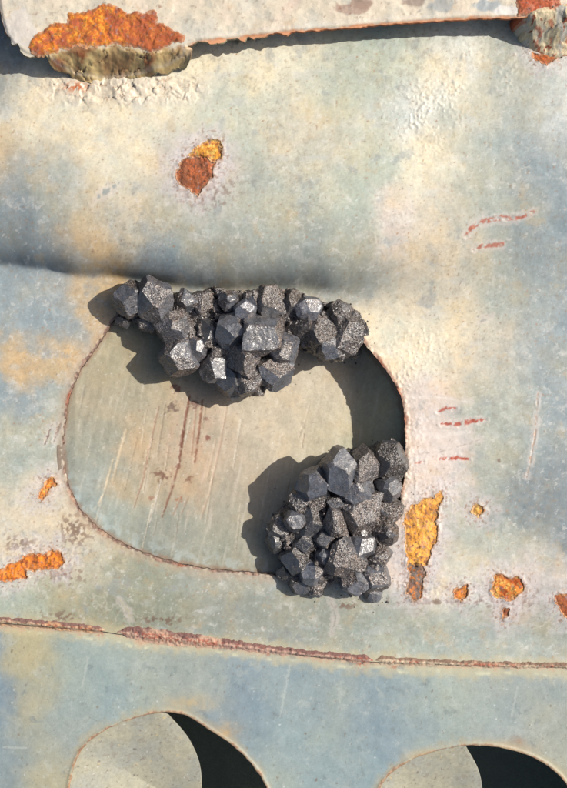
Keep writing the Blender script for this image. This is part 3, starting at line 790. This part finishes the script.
# ------------------------------------------------------------------ raised flange along the top
FZ = 84.0
FL_PX = [(700, 10), (580, 12), (550, 14), (524, 17), (460, 19), (400, 23), (340, 28), (280, 33), (230, 39), (196, 42), (188, 46)]
LOBE_PX = [(194, 56), (188, 66), (168, 74), (140, 80), (104, 83), (76, 80), (58, 73), (48, 64)]
FL_L = [(38, 58), (26, 54), (14, 46), (6, 34), (1, 18), (-2, 0), (-4, -40), (-6, -300), (700, -300)]
FLANGE = WL(FL_PX, FZ) + WL(LOBE_PX, 56) + WL(FL_L, FZ)
FLIPX = WL([(30, 56), (52, 51), (75, 47), (105, 45), (130, 47), (152, 50), (190, 44)], FZ)

def fl_z(X, Y):
    yl = np.interp(X, [p[0] for p in FLIPX], [p[1] for p in FLIPX])
    xw = Wp(48, 50, FZ)[0]; xe = Wp(186, 50, FZ)[0]
    m = sstep(xw - 14, xw + 6, X) * sstep(xe + 10, xe - 6, X)
    t = (Y - yl) / 24.0
    drop = 30 * sstep(-.05, 1.05, t) * m
    z = FZ - drop + 1.2 * fbm(X, Y, 40, 3, 3)
    lobe = sstep(0, .2, t) * m
    z = z + lobe * (1.6 * sstep(.0, .06, crack(X, Y, 24, 6)) * sstep(-.4, .3, fbm(X, Y, 30, 2, 2)) + 2.6 * fbm(X * .7, Y, 26, 6, 8, .6) + 1.5 * plates(X * .7, Y, 11, 4, .8, 3) + .7 * plates(X, Y, 5, 7, .8, 1))
    z = z + .35 * np.clip(fbm(X, Y, 7, 3, 6), 0, 1)
    sd = sd_poly(X, Y, FLANGE)
    z = z - 1.4 * sstep(3.0, 0, sd)
    return z

def fl_color(X, Y, Z):
    n1 = fbm(X, Y, 34, 5, 9); n2 = fbm(X, Y, 11, 4, 3); n3 = fbm(X, Y, 3.2, 3, 7)
    C = np.broadcast_to(lin((222, 206, 178)), X.shape + (3,)).copy()
    C = mix(C, lin((196, 192, 178)), np.clip(n1, 0, 1) * .8)
    C = mix(C, lin((224, 200, 178)), np.clip(-n1, 0, 1) * .8)
    C = C * (1 + .05 * n2 + .05 * n3)[..., None]
    w1 = fbm(X, Y, 20, 6, 4, .65); f1 = fbm(X, Y, 7, 5, 14, .7)
    C = mix(C, lin((184, 178, 160)), sstep(.2, .55, w1) * .5); C = mix(C, lin((160, 140, 120)), sstep(.48, .6, f1 + .2 * w1) * .45)
    C = mix(C, lin((208, 176, 140)), sstep(.4, .7, -w1) * .4)
    for x, y, rx, ry, c in ((360, 3, 14, 6, (150, 118, 98)), (352, 8, 20, 5, (170, 140, 120)), (440, 4, 16, 8, (162, 164, 158)), (415, 2, 10, 6, (150, 128, 112)), (20, 30, 16, 20, (214, 204, 190)), (488, 6, 14, 7, (150, 160, 162)), (505, 10, 12, 5, (228, 220, 208))):
        a, b = Wp(x, y, FZ); w = np.exp(-((X - a) / rx) ** 2 - ((Y - b) / ry) ** 2)
        C = mix(C, lin(c), sstep(.3, .6, w + .35 * n2) * .8)
    for cell, pr, a, b, s_, st in ((8, .3, .5, 1.2, 3, .5), (18, .3, .8, 2.6, 6, .6)):
        m, v = dots(X + 1.5 * n2, Y + 1.5 * n3, cell, pr, a, b, s_); C = mix(C, lin((150, 104, 80)), m * st)
    yl = np.interp(X, [p[0] for p in FLIPX], [p[1] for p in FLIPX])
    xw = Wp(48, 50, FZ)[0]; xe = Wp(186, 50, FZ)[0]
    lobe = sstep(-2, 3, Y - yl + 3 * n2) * sstep(xw - 14, xw + 4, X) * sstep(xe + 14, xe - 6, X)
    C = mix(C, mix(np.broadcast_to(lin((210, 180, 118)), C.shape), lin((158, 116, 68)), np.clip(.5 + n1 + .4 * n2, 0, 1)), lobe * .92)
    C = mix(C, lin((112, 70, 44)), lobe * sstep(.05, .01, crack(X, Y, 24, 6)) * .8 * sstep(-.4, .3, fbm(X, Y, 30, 2, 2)))
    for x, y, r in ((85, 62, 9), (150, 64, 8), (60, 66, 6)):
        a, b = Wp(x, y, 64); C = mix(C, lin((150, 84, 48)), np.exp(-((X - a) ** 2 + (Y - b) ** 2) / r ** 2) * lobe * sstep(-.2, .4, n2))
    sd = sd_poly(X, Y, FLANGE)
    C = mix(C, lin((216, 140, 88)), sstep(3.2, .8, sd + 1.6 * n2 + .6) * .85 * sstep(xe, xe + 10, X))
    C = mix(C, lin((232, 224, 210)), sstep(9, 3, sd) * sstep(3, 5, sd) * .3)
    return C, np.clip(.55 + .15 * n1, .35, .9)

def lip_color(x, y, t, bc, br):
    n = fbm(x, y, 9, 4, 6)
    rust = mix(np.broadcast_to(lin((196, 122, 76)), bc.shape), lin((140, 84, 56)), np.clip(.5 + n, 0, 1))
    under = mix(np.broadcast_to(lin((150, 140, 108)), bc.shape), lin((120, 92, 66)), np.clip(.3 + n, 0, 1))  # wall below the lip coloured darker to deepen its shade
    return (mix(rust, under, sstep(56, 62, y)) if t < .4 else under), np.full(len(bc), .85)
flange = build_sheet('raised_flange', XS, np.concatenate([-14 - STEP - (np.linspace(0, 1, 64) ** 2.2)[::-1] * 340, axis(-14, 100, STEP)]),
            lambda X, Y: sd_poly(X, Y, FLANGE) + .7 * fbm(X, Y, 8, 3, 5) + 3.5 * fbm(X, Y, 14, 5, 9) * sstep(46, 66, Y), fl_z, fl_color, M_PAINT, panel,
            profile=((0, 0), (.6, .6), (.9, 2.2), (-1.5, 6), (-7, 14), (-9, 30), (-9, 48)), wallcol=lip_color)

# ------------------------------------------------------------------ rust patches, each its own scab
def rust_patch(poly, pal, up, rr, zf, seed, inset=.5, red=None, parent=None):
    P = np.array(poly); x0, y0 = P.min(0) - 3; x1, y1 = P.max(0) + 3
    st = .55 if (x1 - x0) < 70 else .75
    def sdf(X, Y): return sd_poly(X, Y, poly) + 3.0 * fbm(X, Y, 10, 6, seed, .6) + inset
    def z(X, Y):
        s = sdf(X, Y)
        return zf(X, Y) + .35 + up * .6 * sstep(0, 5, s) + (rr * .35 * np.clip(fbm(X, Y, 6, 5, seed + 1) + .3, 0, 1.4) + rr * .28 * (plates(X, Y, 7, seed, .9) + .6)) * sstep(.2, 2.5, s)
    def col(X, Y, Z):
        n1 = fbm(X, Y, 12, 4, seed + 2); n2 = fbm(X, Y, 4, 4, seed + 5)
        C = np.broadcast_to(lin(pal[0]), X.shape + (3,)).copy()
        C = mix(C, lin(pal[1]), sstep(-.05, .15, n1 + .4 * n2)); C = mix(C, lin(pal[2]), sstep(.15, .4, n2 - .4 * n1) * .85)
        C = mix(C, lin((150, 88, 56)), sstep(0, .35, plates(X, Y, 8, seed + 3, .6)) * .4)
        if red:
            C = mix(C, lin((178, 92, 58)), np.maximum(sstep(red[0], red[1], X + 14 * n1), sstep(.1, .5, n1 - .2)) * .75)
        C = mix(C, lin((112, 70, 52)), sstep(.3, .65, n2 + .3 * n1) * .65)
        C = mix(C, lin((168, 140, 134)), sstep(.55, .9, fbm(X, Y, 5, 3, seed + 7)) * .6)
        s_ = sdf(X, Y)
        C = mix(C, lin((212, 176, 140)), sstep(2.2, .2, s_ + 1.4 * n2) * .55)
        C = mix(C, lin((120, 76, 54)), sstep(3.4, 1.6, s_ + 1.6 * n1) * sstep(.8, 1.6, s_) * .45)
        return C * (1 + .15 * n2)[..., None], np.full(X.shape, .9)
    return build_sheet('rust_patch', axis(x0, x1, st), axis(y0, y1, st), sdf, z, col, M_RUST, parent or upper, profile=((0, 0), (.2, .5), (.2, 3)))

for i, (kind, poly, pal, up, rr) in enumerate(PATCHES):
    o = rust_patch(poly, pal, up, rr, upper_z, 20 + i * 2)
    o['label'] = {'brown scab': 'dark brown scab of rust', 'yellow rust': 'yellow rust where paint has flaked', 'orange rust': 'bright orange rust patch', 'red rust': 'red rust patch'}[kind]
big = WL([(28, 47), (36, 36), (44, 31), (50, 25), (66, 23), (69, 13), (84, 12), (98, 7), (109, 4), (120, 9), (129, 14), (156, 12), (158, 22), (170, 29), (185, 36), (180, 42), (163, 48), (150, 52), (136, 46), (118, 44), (104, 46), (90, 47), (74, 46), (56, 52), (42, 57), (30, 52)], FZ)
o = rust_patch(big, ((226, 126, 50), (190, 100, 62), (246, 166, 58)), .4, 2.2, fl_z, 60, red=(112, 150), parent=flange); o['label'] = 'large orange and brown rust patch on the flange'
o = rust_patch(WL([(517, -14), (556, -14), (560, 6), (545, 12), (533, 15), (519, 14)], FZ), ((198, 104, 70), (210, 130, 100), (176, 80, 50)), .4, 1.2, fl_z, 66, parent=flange); o['label'] = 'reddish rust patch on the flange'

# ------------------------------------------------------------------ weld beads
def weld(x0, x1, wfun, seed, pal, hgt):
    xs = axis(x0 - 4, x1 + 4, .7); ys = axis(seam_y(np.array([x0]))[0] - 16, seam_y(np.array([x1]))[0] + 16, .7)
    def sdf(X, Y):
        e = np.minimum(X - x0, x1 - X)
        w = wfun(X) * sstep(-1, 9, e) + 1.9 * fbm(X, Y, 12, 6, seed, .7)
        return np.minimum(w - np.abs(Y - seam_y(X) + .5 - 1.0 * fbm(X, Y * 0, 30, 3, seed + 4)), e + 1)
    def z(X, Y):
        s = np.clip(sdf(X, Y) / wfun(X), 0, 1)
        k = sstep(0, 1, (Y - seam_y(X)) / wfun(X) + .2)
        zb = H(X, np.minimum(Y, seam_y(X))) * (1 - k) + H_low(X, Y) * k
        return zb + .3 + hgt * s * (2 - s) + (.9 * fbm(X, Y, 5, 6, seed + 1, .7) + .5 * plates(X, Y, 5, seed, 1.0, 1)) * sstep(0, .4, s)
    def col(X, Y, Z):
        t = (Y - seam_y(X)) / wfun(X); n = fbm(X, Y, 9, 4, seed + 2); n2 = fbm(X, Y, 3.5, 3, seed + 3); n4 = fbm(X, Y * .4, 40, 3, seed + 6)
        C = np.broadcast_to(lin(pal[0]), X.shape + (3,)).copy()
        C = mix(C, lin(pal[1]), sstep(-.1, -.6, t + .3 * n))
        C = mix(C, lin(pal[2]), sstep(.0, .5, .5 * n + .8 * n4 + .3 * t) * .8)
        C = mix(C, lin((168, 78, 54)), sstep(.2, .5, n2 + .5 * n4) * sstep(.8, .2, np.abs(t)) * .7)
        return C * (1 + .12 * n2)[..., None], np.full(X.shape, .85)
    return build_sheet('weld_bead', xs, ys, sdf, z, col, M_RUST, panel, profile=((0, 0), (.3, .6), (.4, 3)))
weld(-60, 105, lambda X: np.interp(X, [-60, 60, 95, 105], [5.4, 4.6, 3.8, 5]), 31, ((216, 180, 146), (140, 106, 94), (220, 170, 126)), 1.2)
weld(117, 374, lambda X: np.interp(X, [117, 150, 190, 230, 300, 355, 374], [4.5, 8.2, 7.0, 4.8, 3.4, 4.2, 5]), 36, ((206, 166, 144), (136, 100, 90), (214, 176, 146)), 1.3)
weld(376, 640, lambda X: np.interp(X, [379, 392, 420, 560, 640], [4.8, 4.4, 3.0, 2.6, 2.8]), 41, ((214, 190, 158), (146, 118, 98), (198, 158, 130)), 1.2)

# ------------------------------------------------------------------ corroded stub at the flange's end
BOSS = smooth_poly(WL([(520, 16), (532, 9), (546, 5), (600, 2), (640, 20), (630, 50), (590, 54), (566, 53), (550, 52), (538, 46), (530, 34), (526, 24)], 80), 1)
def boss_z(X, Y):
    s = sd_poly(X, Y, BOSS)
    t = sstep(Wp(0, 8, 84)[1], Wp(0, 54, 60)[1], Y)
    return 88 - 34 * t + (2.2 * fbm(X, Y, 16, 5, 5, .55) + 2.6 * plates(X, Y, 13, 8, .5, 2)) * sstep(0, 5, s) - 4 * sstep(7, 0, s)
def boss_col(X, Y, Z):
    n1 = fbm(X, Y, 14, 4, 2); n2 = fbm(X, Y, 5, 4, 6)
    C = np.broadcast_to(lin((216, 198, 158)), X.shape + (3,)).copy()
    p = plates(X, Y, 11, 8, .2, 4)
    C = mix(C, lin((226, 204, 164)), sstep(.0, .2, p)); C = mix(C, lin((198, 190, 172)), sstep(.1, .3, -p))
    C = mix(C, lin((150, 84, 60)), sstep(.45, .7, n2 - .3 * n1)); C = mix(C, lin((186, 92, 56)), sstep(.3, .6, fbm(X, Y, 9, 4, 12)) * .7)
    return C * (1 + .12 * n2)[..., None], np.full(X.shape, .85)
o = build_sheet('corroded_stub', axis(505, 640, .8), axis(10, 90, .8), lambda X, Y: sd_poly(X, Y, BOSS) + 1.2 * fbm(X, Y, 8, 3, 4), boss_z, boss_col, M_RUST, panel, profile=((0, 0), (1.5, 2), (3.5, 8), (5.5, 16), (7, 30)))
o['label'] = 'lumpy corroded stub with flaking paint'

# ------------------------------------------------------------------ crystals
def crystal_mesh(name, seed, r, grit, tone, normal, spin, squash=1.0, edge=1.5, rag=1.0, broken=False):
    """a rhombic dodecahedron with uneven faces and trimmed edges, broken faces roughened; units of layout."""
    rnd = random.Random(seed)
    q = Vector((0.7071, 0.7071, 0)).rotation_difference(Vector(normal).normalized())
    q = Quaternion(Vector(normal).normalized(), spin) @ q
    bm = bmesh.new()
    bmesh.ops.create_cube(bm, size=2.4)
    planes = []
    for a in (-1, 1):
        for b in (-1, 1):
            planes += [((a, b, 0), 1.0), ((a, 0, b), 1.0), ((0, a, b), 1.0)]
    planes = [(Vector(n).normalized(), d * rnd.uniform(.86, 1.08)) for n, d in planes]
    ex = []
    for a in (-1, 1):
        for b in (-1, 1):
            for c in (-1, 1):
                for v in ((2 * a, b, c), (a, 2 * b, c), (a, b, 2 * c)):
                    ex.append((Vector(v).normalized(), rnd.uniform(.95, 1.08)))
    rnd.shuffle(ex)
    if broken:
        rnd.shuffle(planes); planes = planes[:9]
        for _ in range(9):
            planes.append((Vector((rnd.gauss(0, 1), rnd.gauss(0, 1), rnd.gauss(0, 1))).normalized(), rnd.uniform(.72, 1.0)))
    else:
        planes += ex[:7]
        for _ in range(2):
            planes.append((Vector((rnd.gauss(0, 1), rnd.gauss(0, 1), rnd.gauss(0, 1))).normalized(), rnd.uniform(.8, .95)))
    for n, d in planes:
        g = bm.verts[:] + bm.edges[:] + bm.faces[:]
        res = bmesh.ops.bisect_plane(bm, geom=g, dist=1e-5, plane_co=n * d, plane_no=n, clear_outer=True)
        ed = [e for e in res['geom_cut'] if isinstance(e, bmesh.types.BMEdge)]
        if ed:
            bmesh.ops.edgenet_fill(bm, edges=ed)
    bmesh.ops.remove_doubles(bm, verts=bm.verts, dist=1e-3)
    bmesh.ops.bevel(bm, geom=bm.edges[:], offset=.05, segments=2, affect='EDGES', clamp_overlap=True)
    bmesh.ops.remove_doubles(bm, verts=bm.verts, dist=1e-3)
    bm.normal_update()
    lay = bm.faces.layers.float.new('grit')
    for f in bm.faces:
        big = f.calc_area() > .12
        f[lay] = (rnd.uniform(.6, 1.0) if rnd.random() < grit else rnd.uniform(0, .35)) if big else min(1, .35 + grit * .6)
    bmesh.ops.triangulate(bm, faces=bm.faces[:])
    for _ in range(4):
        le = [e for e in bm.edges if e.calc_length() * r > edge * 1.6]
        if not le: break
        bmesh.ops.subdivide_edges(bm, edges=le, cuts=1)
        bmesh.ops.triangulate(bm, faces=[f for f in bm.faces if len(f.verts) > 3])
    bm.normal_update()
    off = Vector((seed * 3.1, seed * 1.7, seed * .9))
    for v in bm.verts:
        g = max((f[lay] for f in v.link_faces), default=0)
        p = v.co * r
        d = mnoise.noise(p * .16 + off) * .7 * g + mnoise.noise(p * .42 + off) * .55 * g + mnoise.noise(p * 1.1 + off) * .4 * g + (mnoise.noise(p * .12 - off) * .6 + mnoise.noise(p * .3 - off) * .45) * (.35 + .65 * g)
        v.co = v.co + v.normal * (d * rag / r)
    rot = q.to_matrix()
    ax, ay = rnd.uniform(.9, 1.16), rnd.uniform(.9, 1.16)
    for v in bm.verts:
        p = rot @ v.co
        p.x *= ax; p.y *= ay
        p.z *= squash
        v.co = p * (r * S)
    me = bpy.data.meshes.new(name)
    bm.to_mesh(me); bm.free()
    a = me.attributes.new('tone', 'FLOAT', 'FACE')
    a.data.foreach_set('value', np.full(len(me.polygons), tone, np.float32))
    me.materials.append(M_CRYSTAL)
    return me

def add_crystal(root, px, py, r, ztop, grit=.5, tone=1.0, n=(0, 0, 1), spin=0, seed=1, squash=1.0, rag=1.0, broken=False):
    zc = ztop - r * squash * .95
    x, y = Wp(px, py, zc + r * .4)
    me = crystal_mesh('crystal', seed, r, grit, tone, n, spin, squash, rag=rag, broken=broken)
    o = bpy.data.objects.new('crystal', me)
    link(o, root)
    o.location = Vector(((x - CX) * S, (CY - y) * S, zc * S)) - root.location
    return o

def floor_z(X, Y):
    """whatever the specimens lie on: recessed plate inside the cut-out, upper sheet outside."""
    return np.where(sd_poly(X, Y, RECESS) > 0, H_rec(X, Y), H(X, Y))

def specimen(label, outline, top, crystals, nfill, seed, fill_zone=None):
    zc = 8.0
    poly = WL(outline, zc)
    P = np.array(poly); x0, y0 = P.min(0) - 4; x1, y1 = P.max(0) + 4
    cx, cy = P.mean(0)
    fz = float(floor_z(np.array([cx]), np.array([cy]))[0])
    root = empty('crystal_specimen', ((cx - CX) * S, (CY - cy) * S, fz * S))
    tag(root, label, 'mineral specimen', 'mineral specimens lying on the panel')
    def sdf(X, Y): return sd_poly(X, Y, poly) + 2.2 * fbm(X, Y, 11, 4, seed)
    def zf(X, Y):
        s = sdf(X, Y); b = floor_z(X, Y)
        t = top(X, Y) - 4 + 4 * fbm(X, Y, 22, 4, seed + 3) + 7 * plates(X, Y, 13, seed + 2, 1.1, 3) + 3 * plates(X, Y, 6, seed + 4, 1.2, 2) + 1.2 * fbm(X, Y, 3, 3, seed + 6)
        k = sstep(-1, 11, s) ** .8
        return np.maximum(b + 1.5, b * (1 - k) * .5 + t * (.5 + .5 * k))
    xs = axis(x0, x1, .9); ys = axis(y0, y1, .9)
    o = build_sheet('matrix', xs, ys, sdf, zf, lambda X, Y, Z: (np.ones(X.shape + (3,)), np.ones(X.shape)), M_MATRIX, root,
                    profile=((0, 0), (.3, lambda x, y, z: z * .6 + floor_z(x, y) * .4), (-1.0, lambda x, y, z: floor_z(x, y) + .2)), bottom=lambda x, y: floor_z(x, y) + .2)
    for nm, v in (('grit', 1.0), ('tone', 1.0)):
        a = o.data.attributes.new(nm, 'FLOAT', 'FACE'); a.data.foreach_set('value', np.full(len(o.data.polygons), v, np.float32))
    for i, c in enumerate(crystals):
        px, py, r, dz, grit, tone, n, spin = c[:8]
        sq = c[8] if len(c) > 8 else 1.0
        x, y = Wp(px, py, 10)
        t = float(top(np.array([x]), np.array([y]))[0])
        add_crystal(root, px, py, r * (1.10 if grit < .7 else 1.12), t + dz, grit, tone * (.95 if grit < .3 else .9), n, spin, seed * 100 + i, sq, broken=grit > .72)
    rnd = random.Random(seed)
    k = 0; tries = 0; pts = []
    while k < nfill and tries < 4000:
        tries += 1
        px = rnd.uniform(x0, x1); py = rnd.uniform(y0, y1); r = rnd.uniform(3.0, 6.6)
        s = float(sd_poly(np.array([px]), np.array([py]), poly)[0])
        if s < 1.5: continue
        if any((px - a) ** 2 + (py - b) ** 2 < (.55 * (r + q)) ** 2 for a, b, q in pts): continue
        if any((px - c[0]) ** 2 + (py - c[1]) ** 2 < (.62 * c[2]) ** 2 for c in crystals): continue
        pts.append((px, py, r))
        z = float(zf(np.array([px]), np.array([py]))[0])
        n = Vector((rnd.gauss(0, .5), rnd.gauss(0, .5), 1))
        add_crystal(root, px, py, r, z + r * rnd.uniform(.05, .5), .85, rnd.uniform(.55, 1.0), n, rnd.uniform(0, 6), seed * 1000 + k, broken=True)
        k += 1
    return root

OUT_A = [(116, 318), (119, 300), (128, 287), (146, 283), (160, 287), (176, 291), (200, 293), (214, 288), (236, 290), (262, 290), (284, 289), (303, 293), (318, 301), (340, 304), (350, 304),
         (362, 314), (366, 328), (364, 344), (356, 356), (342, 359), (330, 360), (316, 354), (302, 350), (293, 344), (291, 358), (286, 374), (276, 382), (262, 386), (252, 390), (240, 390),
         (226, 384), (214, 378), (202, 366), (190, 368), (172, 368), (167, 356), (163, 335), (158, 322), (146, 324), (132, 320), (122, 324)]
def top_a(X, Y):
    return np.interp(X, [110, 150, 200, 250, 300, 340, 380], [15, 19, 17, 19, 15, 13, 9]) - 10 * sstep(345, 395, Y)
# px, py, radius, height of top over the matrix, broken-face share, tone, main face direction (x right, y up the picture, z up), spin
CR_A = [
    (131, 300, 15, 14, .55, 1.0, (-.35, .35, 1), .4), (154, 300, 17, 19, .35, 1.25, (.05, .15, 1), 1.0), (147, 321, 10, 2, .8, 1.0, (.1, -.5, 1), .2), (123, 321, 7, -6, .6, .7, (-.6, -.2, 1), .8),
    (172, 326, 17, 12, .6, 1.1, (-.5, .1, 1), .1), (179, 356, 18, 13, .55, 1.35, (.35, -.25, 1), .7), (196, 348, 11, 8, .1, 1.2, (.55, .1, .9), 1.3), (211, 335, 15, 4, .1, .55, (-.6, .2, .8), 2.0),
    (214, 367, 15, 8, .6, 1.15, (.5, -.1, 1), .5), (231, 331, 15, 17, .02, 1.15, (0, .05, 1), .52), (244, 311, 10, 14, .1, 1.7, (.25, .2, 1), .9), (229, 301, 9, 8, .3, 1.1, (.1, .4, 1), .3),
    (262, 334, 22, 19, .75, 1.15, (.1, -.05, 1), .3), (241, 357, 17, 14, .85, 1.2, (-.1, .1, 1), 1.1), (283, 349, 16, 11, .3, 1.3, (.4, -.1, 1), 1.6), (231, 379, 15, 8, .08, .75, (-.45, -.1, 1), .4),
    (248, 378, 16, 11, .8, 1.05, (.3, -.3, 1), 1.9), (274, 370, 17, 13, .7, 1.25, (.2, .15, 1), .8), (268, 303, 14, 10, .85, .95, (.1, .3, 1), .2), (252, 300, 9, 6, .7, .9, (-.3, .3, 1), 1.2),
    (308, 308, 11, 12, .05, 1.7, (.35, .25, 1), .2), (318, 331, 17, 9, .85, .9, (.1, -.3, 1), .9), (339, 314, 12, 7, .8, .85, (-.2, .4, 1), .4), (346, 334, 15, 11, .95, .9, (.2, 0, 1), 1.4), (329, 346, 11, 9, .15, .85, (.1, -.5, 1), .7),
    (188, 304, 10, 7, .8, .95, (.2, .3, 1), .5), (203, 302, 9, 4, .8, .85, (-.2, .3, 1), 1.0), (292, 303, 11, 7, .9, .85, (.2, .2, 1), .3), (300, 326, 13, 4, .85, .75, (.4, .1, 1), 1.3), (338, 352, 9, 2, .9, .9, (.2, -.4, 1), .2),
    (186, 330, 11, 4, .8, .8, (.3, .2, 1), .4), (220, 352, 9, 4, .6, .8, (-.2, .2, 1), 1.5), (258, 389, 7, 2, .8, .9, (.2, -.5, 1), .6)]
specimen('long dark cluster of blocky grey-brown crystals lying across the top of the recess', OUT_A, top_a, CR_A, 85, 5)

OUT_B = [(272, 528), (276, 514), (290, 502), (299, 486), (312, 474), (324, 460), (342, 453), (358, 452), (376, 446), (390, 443), (402, 447), (404, 466), (402, 490), (396, 516), (390, 545), (384, 570), (380, 592),
         (372, 598), (364, 592), (352, 590), (338, 584), (322, 588), (306, 592), (294, 584), (284, 570), (277, 556), (274, 542)]
def top_b(X, Y):
    return np.interp(X, [265, 300, 340, 380, 405], [12, 19, 22, 18, 8]) - 10 * sstep(560, 600, Y)
CR_B = [  # low tone on the left crystals paints in their shaded side
    (315, 484, 14, 15, .02, 1.2, (-.15, .1, 1), .35), (340, 471, 18, 18, .05, 1.15, (.25, .5, .8), .9), (357, 492, 17, 12, .08, 1.0, (-.15, -.1, 1), .3), (367, 465, 15, 11, .9, 1.05, (.1, .2, 1), .7),
    (391, 460, 16, 12, .7, .55, (.2, .3, 1), .2), (389, 487, 13, 10, .05, 1.0, (.55, -.1, .8), 1.0), (358, 514, 18, 11, .9, 1.25, (.2, .1, 1), .5), (336, 526, 16, 10, .85, 1.3, (.3, .1, 1), 1.2),
    (301, 505, 13, 4, .7, .6, (-.3, .4, 1), .3), (294, 521, 10, 10, .25, 1.2, (.12, -.05, 1), .4), (311, 524, 16, 4, .1, .45, (-.5, .2, .8), 1.4), (280, 527, 11, 2, .4, .55, (-.7, .3, .7), .7), (279, 542, 11, -2, .4, .5, (-.6, -.1, .8), 1.7),
    (326, 541, 10, 6, .3, .75, (-.1, .2, 1), .9), (328, 556, 10, 6, .1, 1.15, (.1, -.4, 1), .4), (312, 572, 12, 8, .15, 1.5, (.35, .2, 1), 1.1), (297, 560, 14, 4, .2, .55, (-.5, -.1, .9), .2), (300, 582, 11, 0, .6, .9, (.1, -.5, .9), .8),
    (315, 587, 8, -1, .5, 1.0, (.3, -.5, .9), .3), (345, 562, 18, 12, .85, 1.2, (.15, 0, 1), .6), (354, 580, 14, 7, .08, 1.45, (.2, -.45, 1), 1.3), (374, 577, 13, 5, .4, 1.3, (.3, -.1, 1), .5), (364, 547, 12, 8, .2, 1.0, (.2, .1, 1), 1.6),
    (383, 532, 12, 6, .85, 1.1, (.5, -.1, .9), .2), (388, 512, 11, 4, .85, 1.0, (.5, 0, .9), .9), (318, 502, 11, 7, .8, .95, (.1, .2, 1), 1.5), (372, 594, 8, -2, .2, 1.3, (.2, -.5, .9), .3), (337, 504, 10, 6, .8, 1.0, (-.1, .1, 1), .4),
    (380, 556, 10, 4, .8, 1.15, (.45, -.1, .9), 1.1), (305, 545, 10, 3, .4, .6, (-.2, .1, 1), .7), (289, 574, 9, -3, .4, .6, (-.5, -.3, .9), .6)]
specimen('compact black crystal cluster with sharp steel-grey faces, beside the tall yellow rust patch', OUT_B, top_b, CR_B, 75, 9)

# ------------------------------------------------------------------ grit shed by the specimens
def grit():
    rnd = random.Random(77)
    octa = [(1, 0, 0), (-1, 0, 0), (0, 1, 0), (0, -1, 0), (0, 0, 1), (0, 0, -1)]
    tri = [(0, 2, 4), (2, 1, 4), (1, 3, 4), (3, 0, 4), (2, 0, 5), (1, 2, 5), (3, 1, 5), (0, 3, 5)]
    V, F = [], []
    for outline, n in ((OUT_A, 90), (OUT_B, 80)):
        k = 0
        poly = WL(outline, 0)
        while k < n:
            a = rnd.choice(poly); x = a[0] + rnd.gauss(0, 9); y = a[1] + abs(rnd.gauss(0, 8)) - 2
            if y < 296 or float(sd_poly(np.array([x]), np.array([y]), poly)[0]) > -.5: continue
            r = rnd.uniform(.35, .8) if rnd.random() < .85 else rnd.uniform(.8, 1.7)
            z = float(floor_z(np.array([x]), np.array([y]))[0]) + r * .5
            b = len(V)
            for p in octa:
                V.append(((x + p[0] * r * rnd.uniform(.6, 1.2) - CX) * S, (CY - y + p[1] * r * rnd.uniform(.6, 1.2)) * S, (z + p[2] * r * .8) * S))
            F += [tuple(b + i for i in t) for t in tri]
            k += 1
    me = bpy.data.meshes.new('crystal_grit'); me.from_pydata(V, [], F)
    for nm, v in (('grit', 1.0), ('tone', .8)):
        a = me.attributes.new(nm, 'FLOAT', 'FACE'); a.data.foreach_set('value', np.full(len(me.polygons), v, np.float32))
    me.materials.append(M_CRYSTAL)
    o = bpy.data.objects.new('crystal_grit', me); link(o)
    o['kind'] = 'stuff'; tag(o, 'fine dark grit scattered on the paint round both crystal clusters', 'grit')
grit()
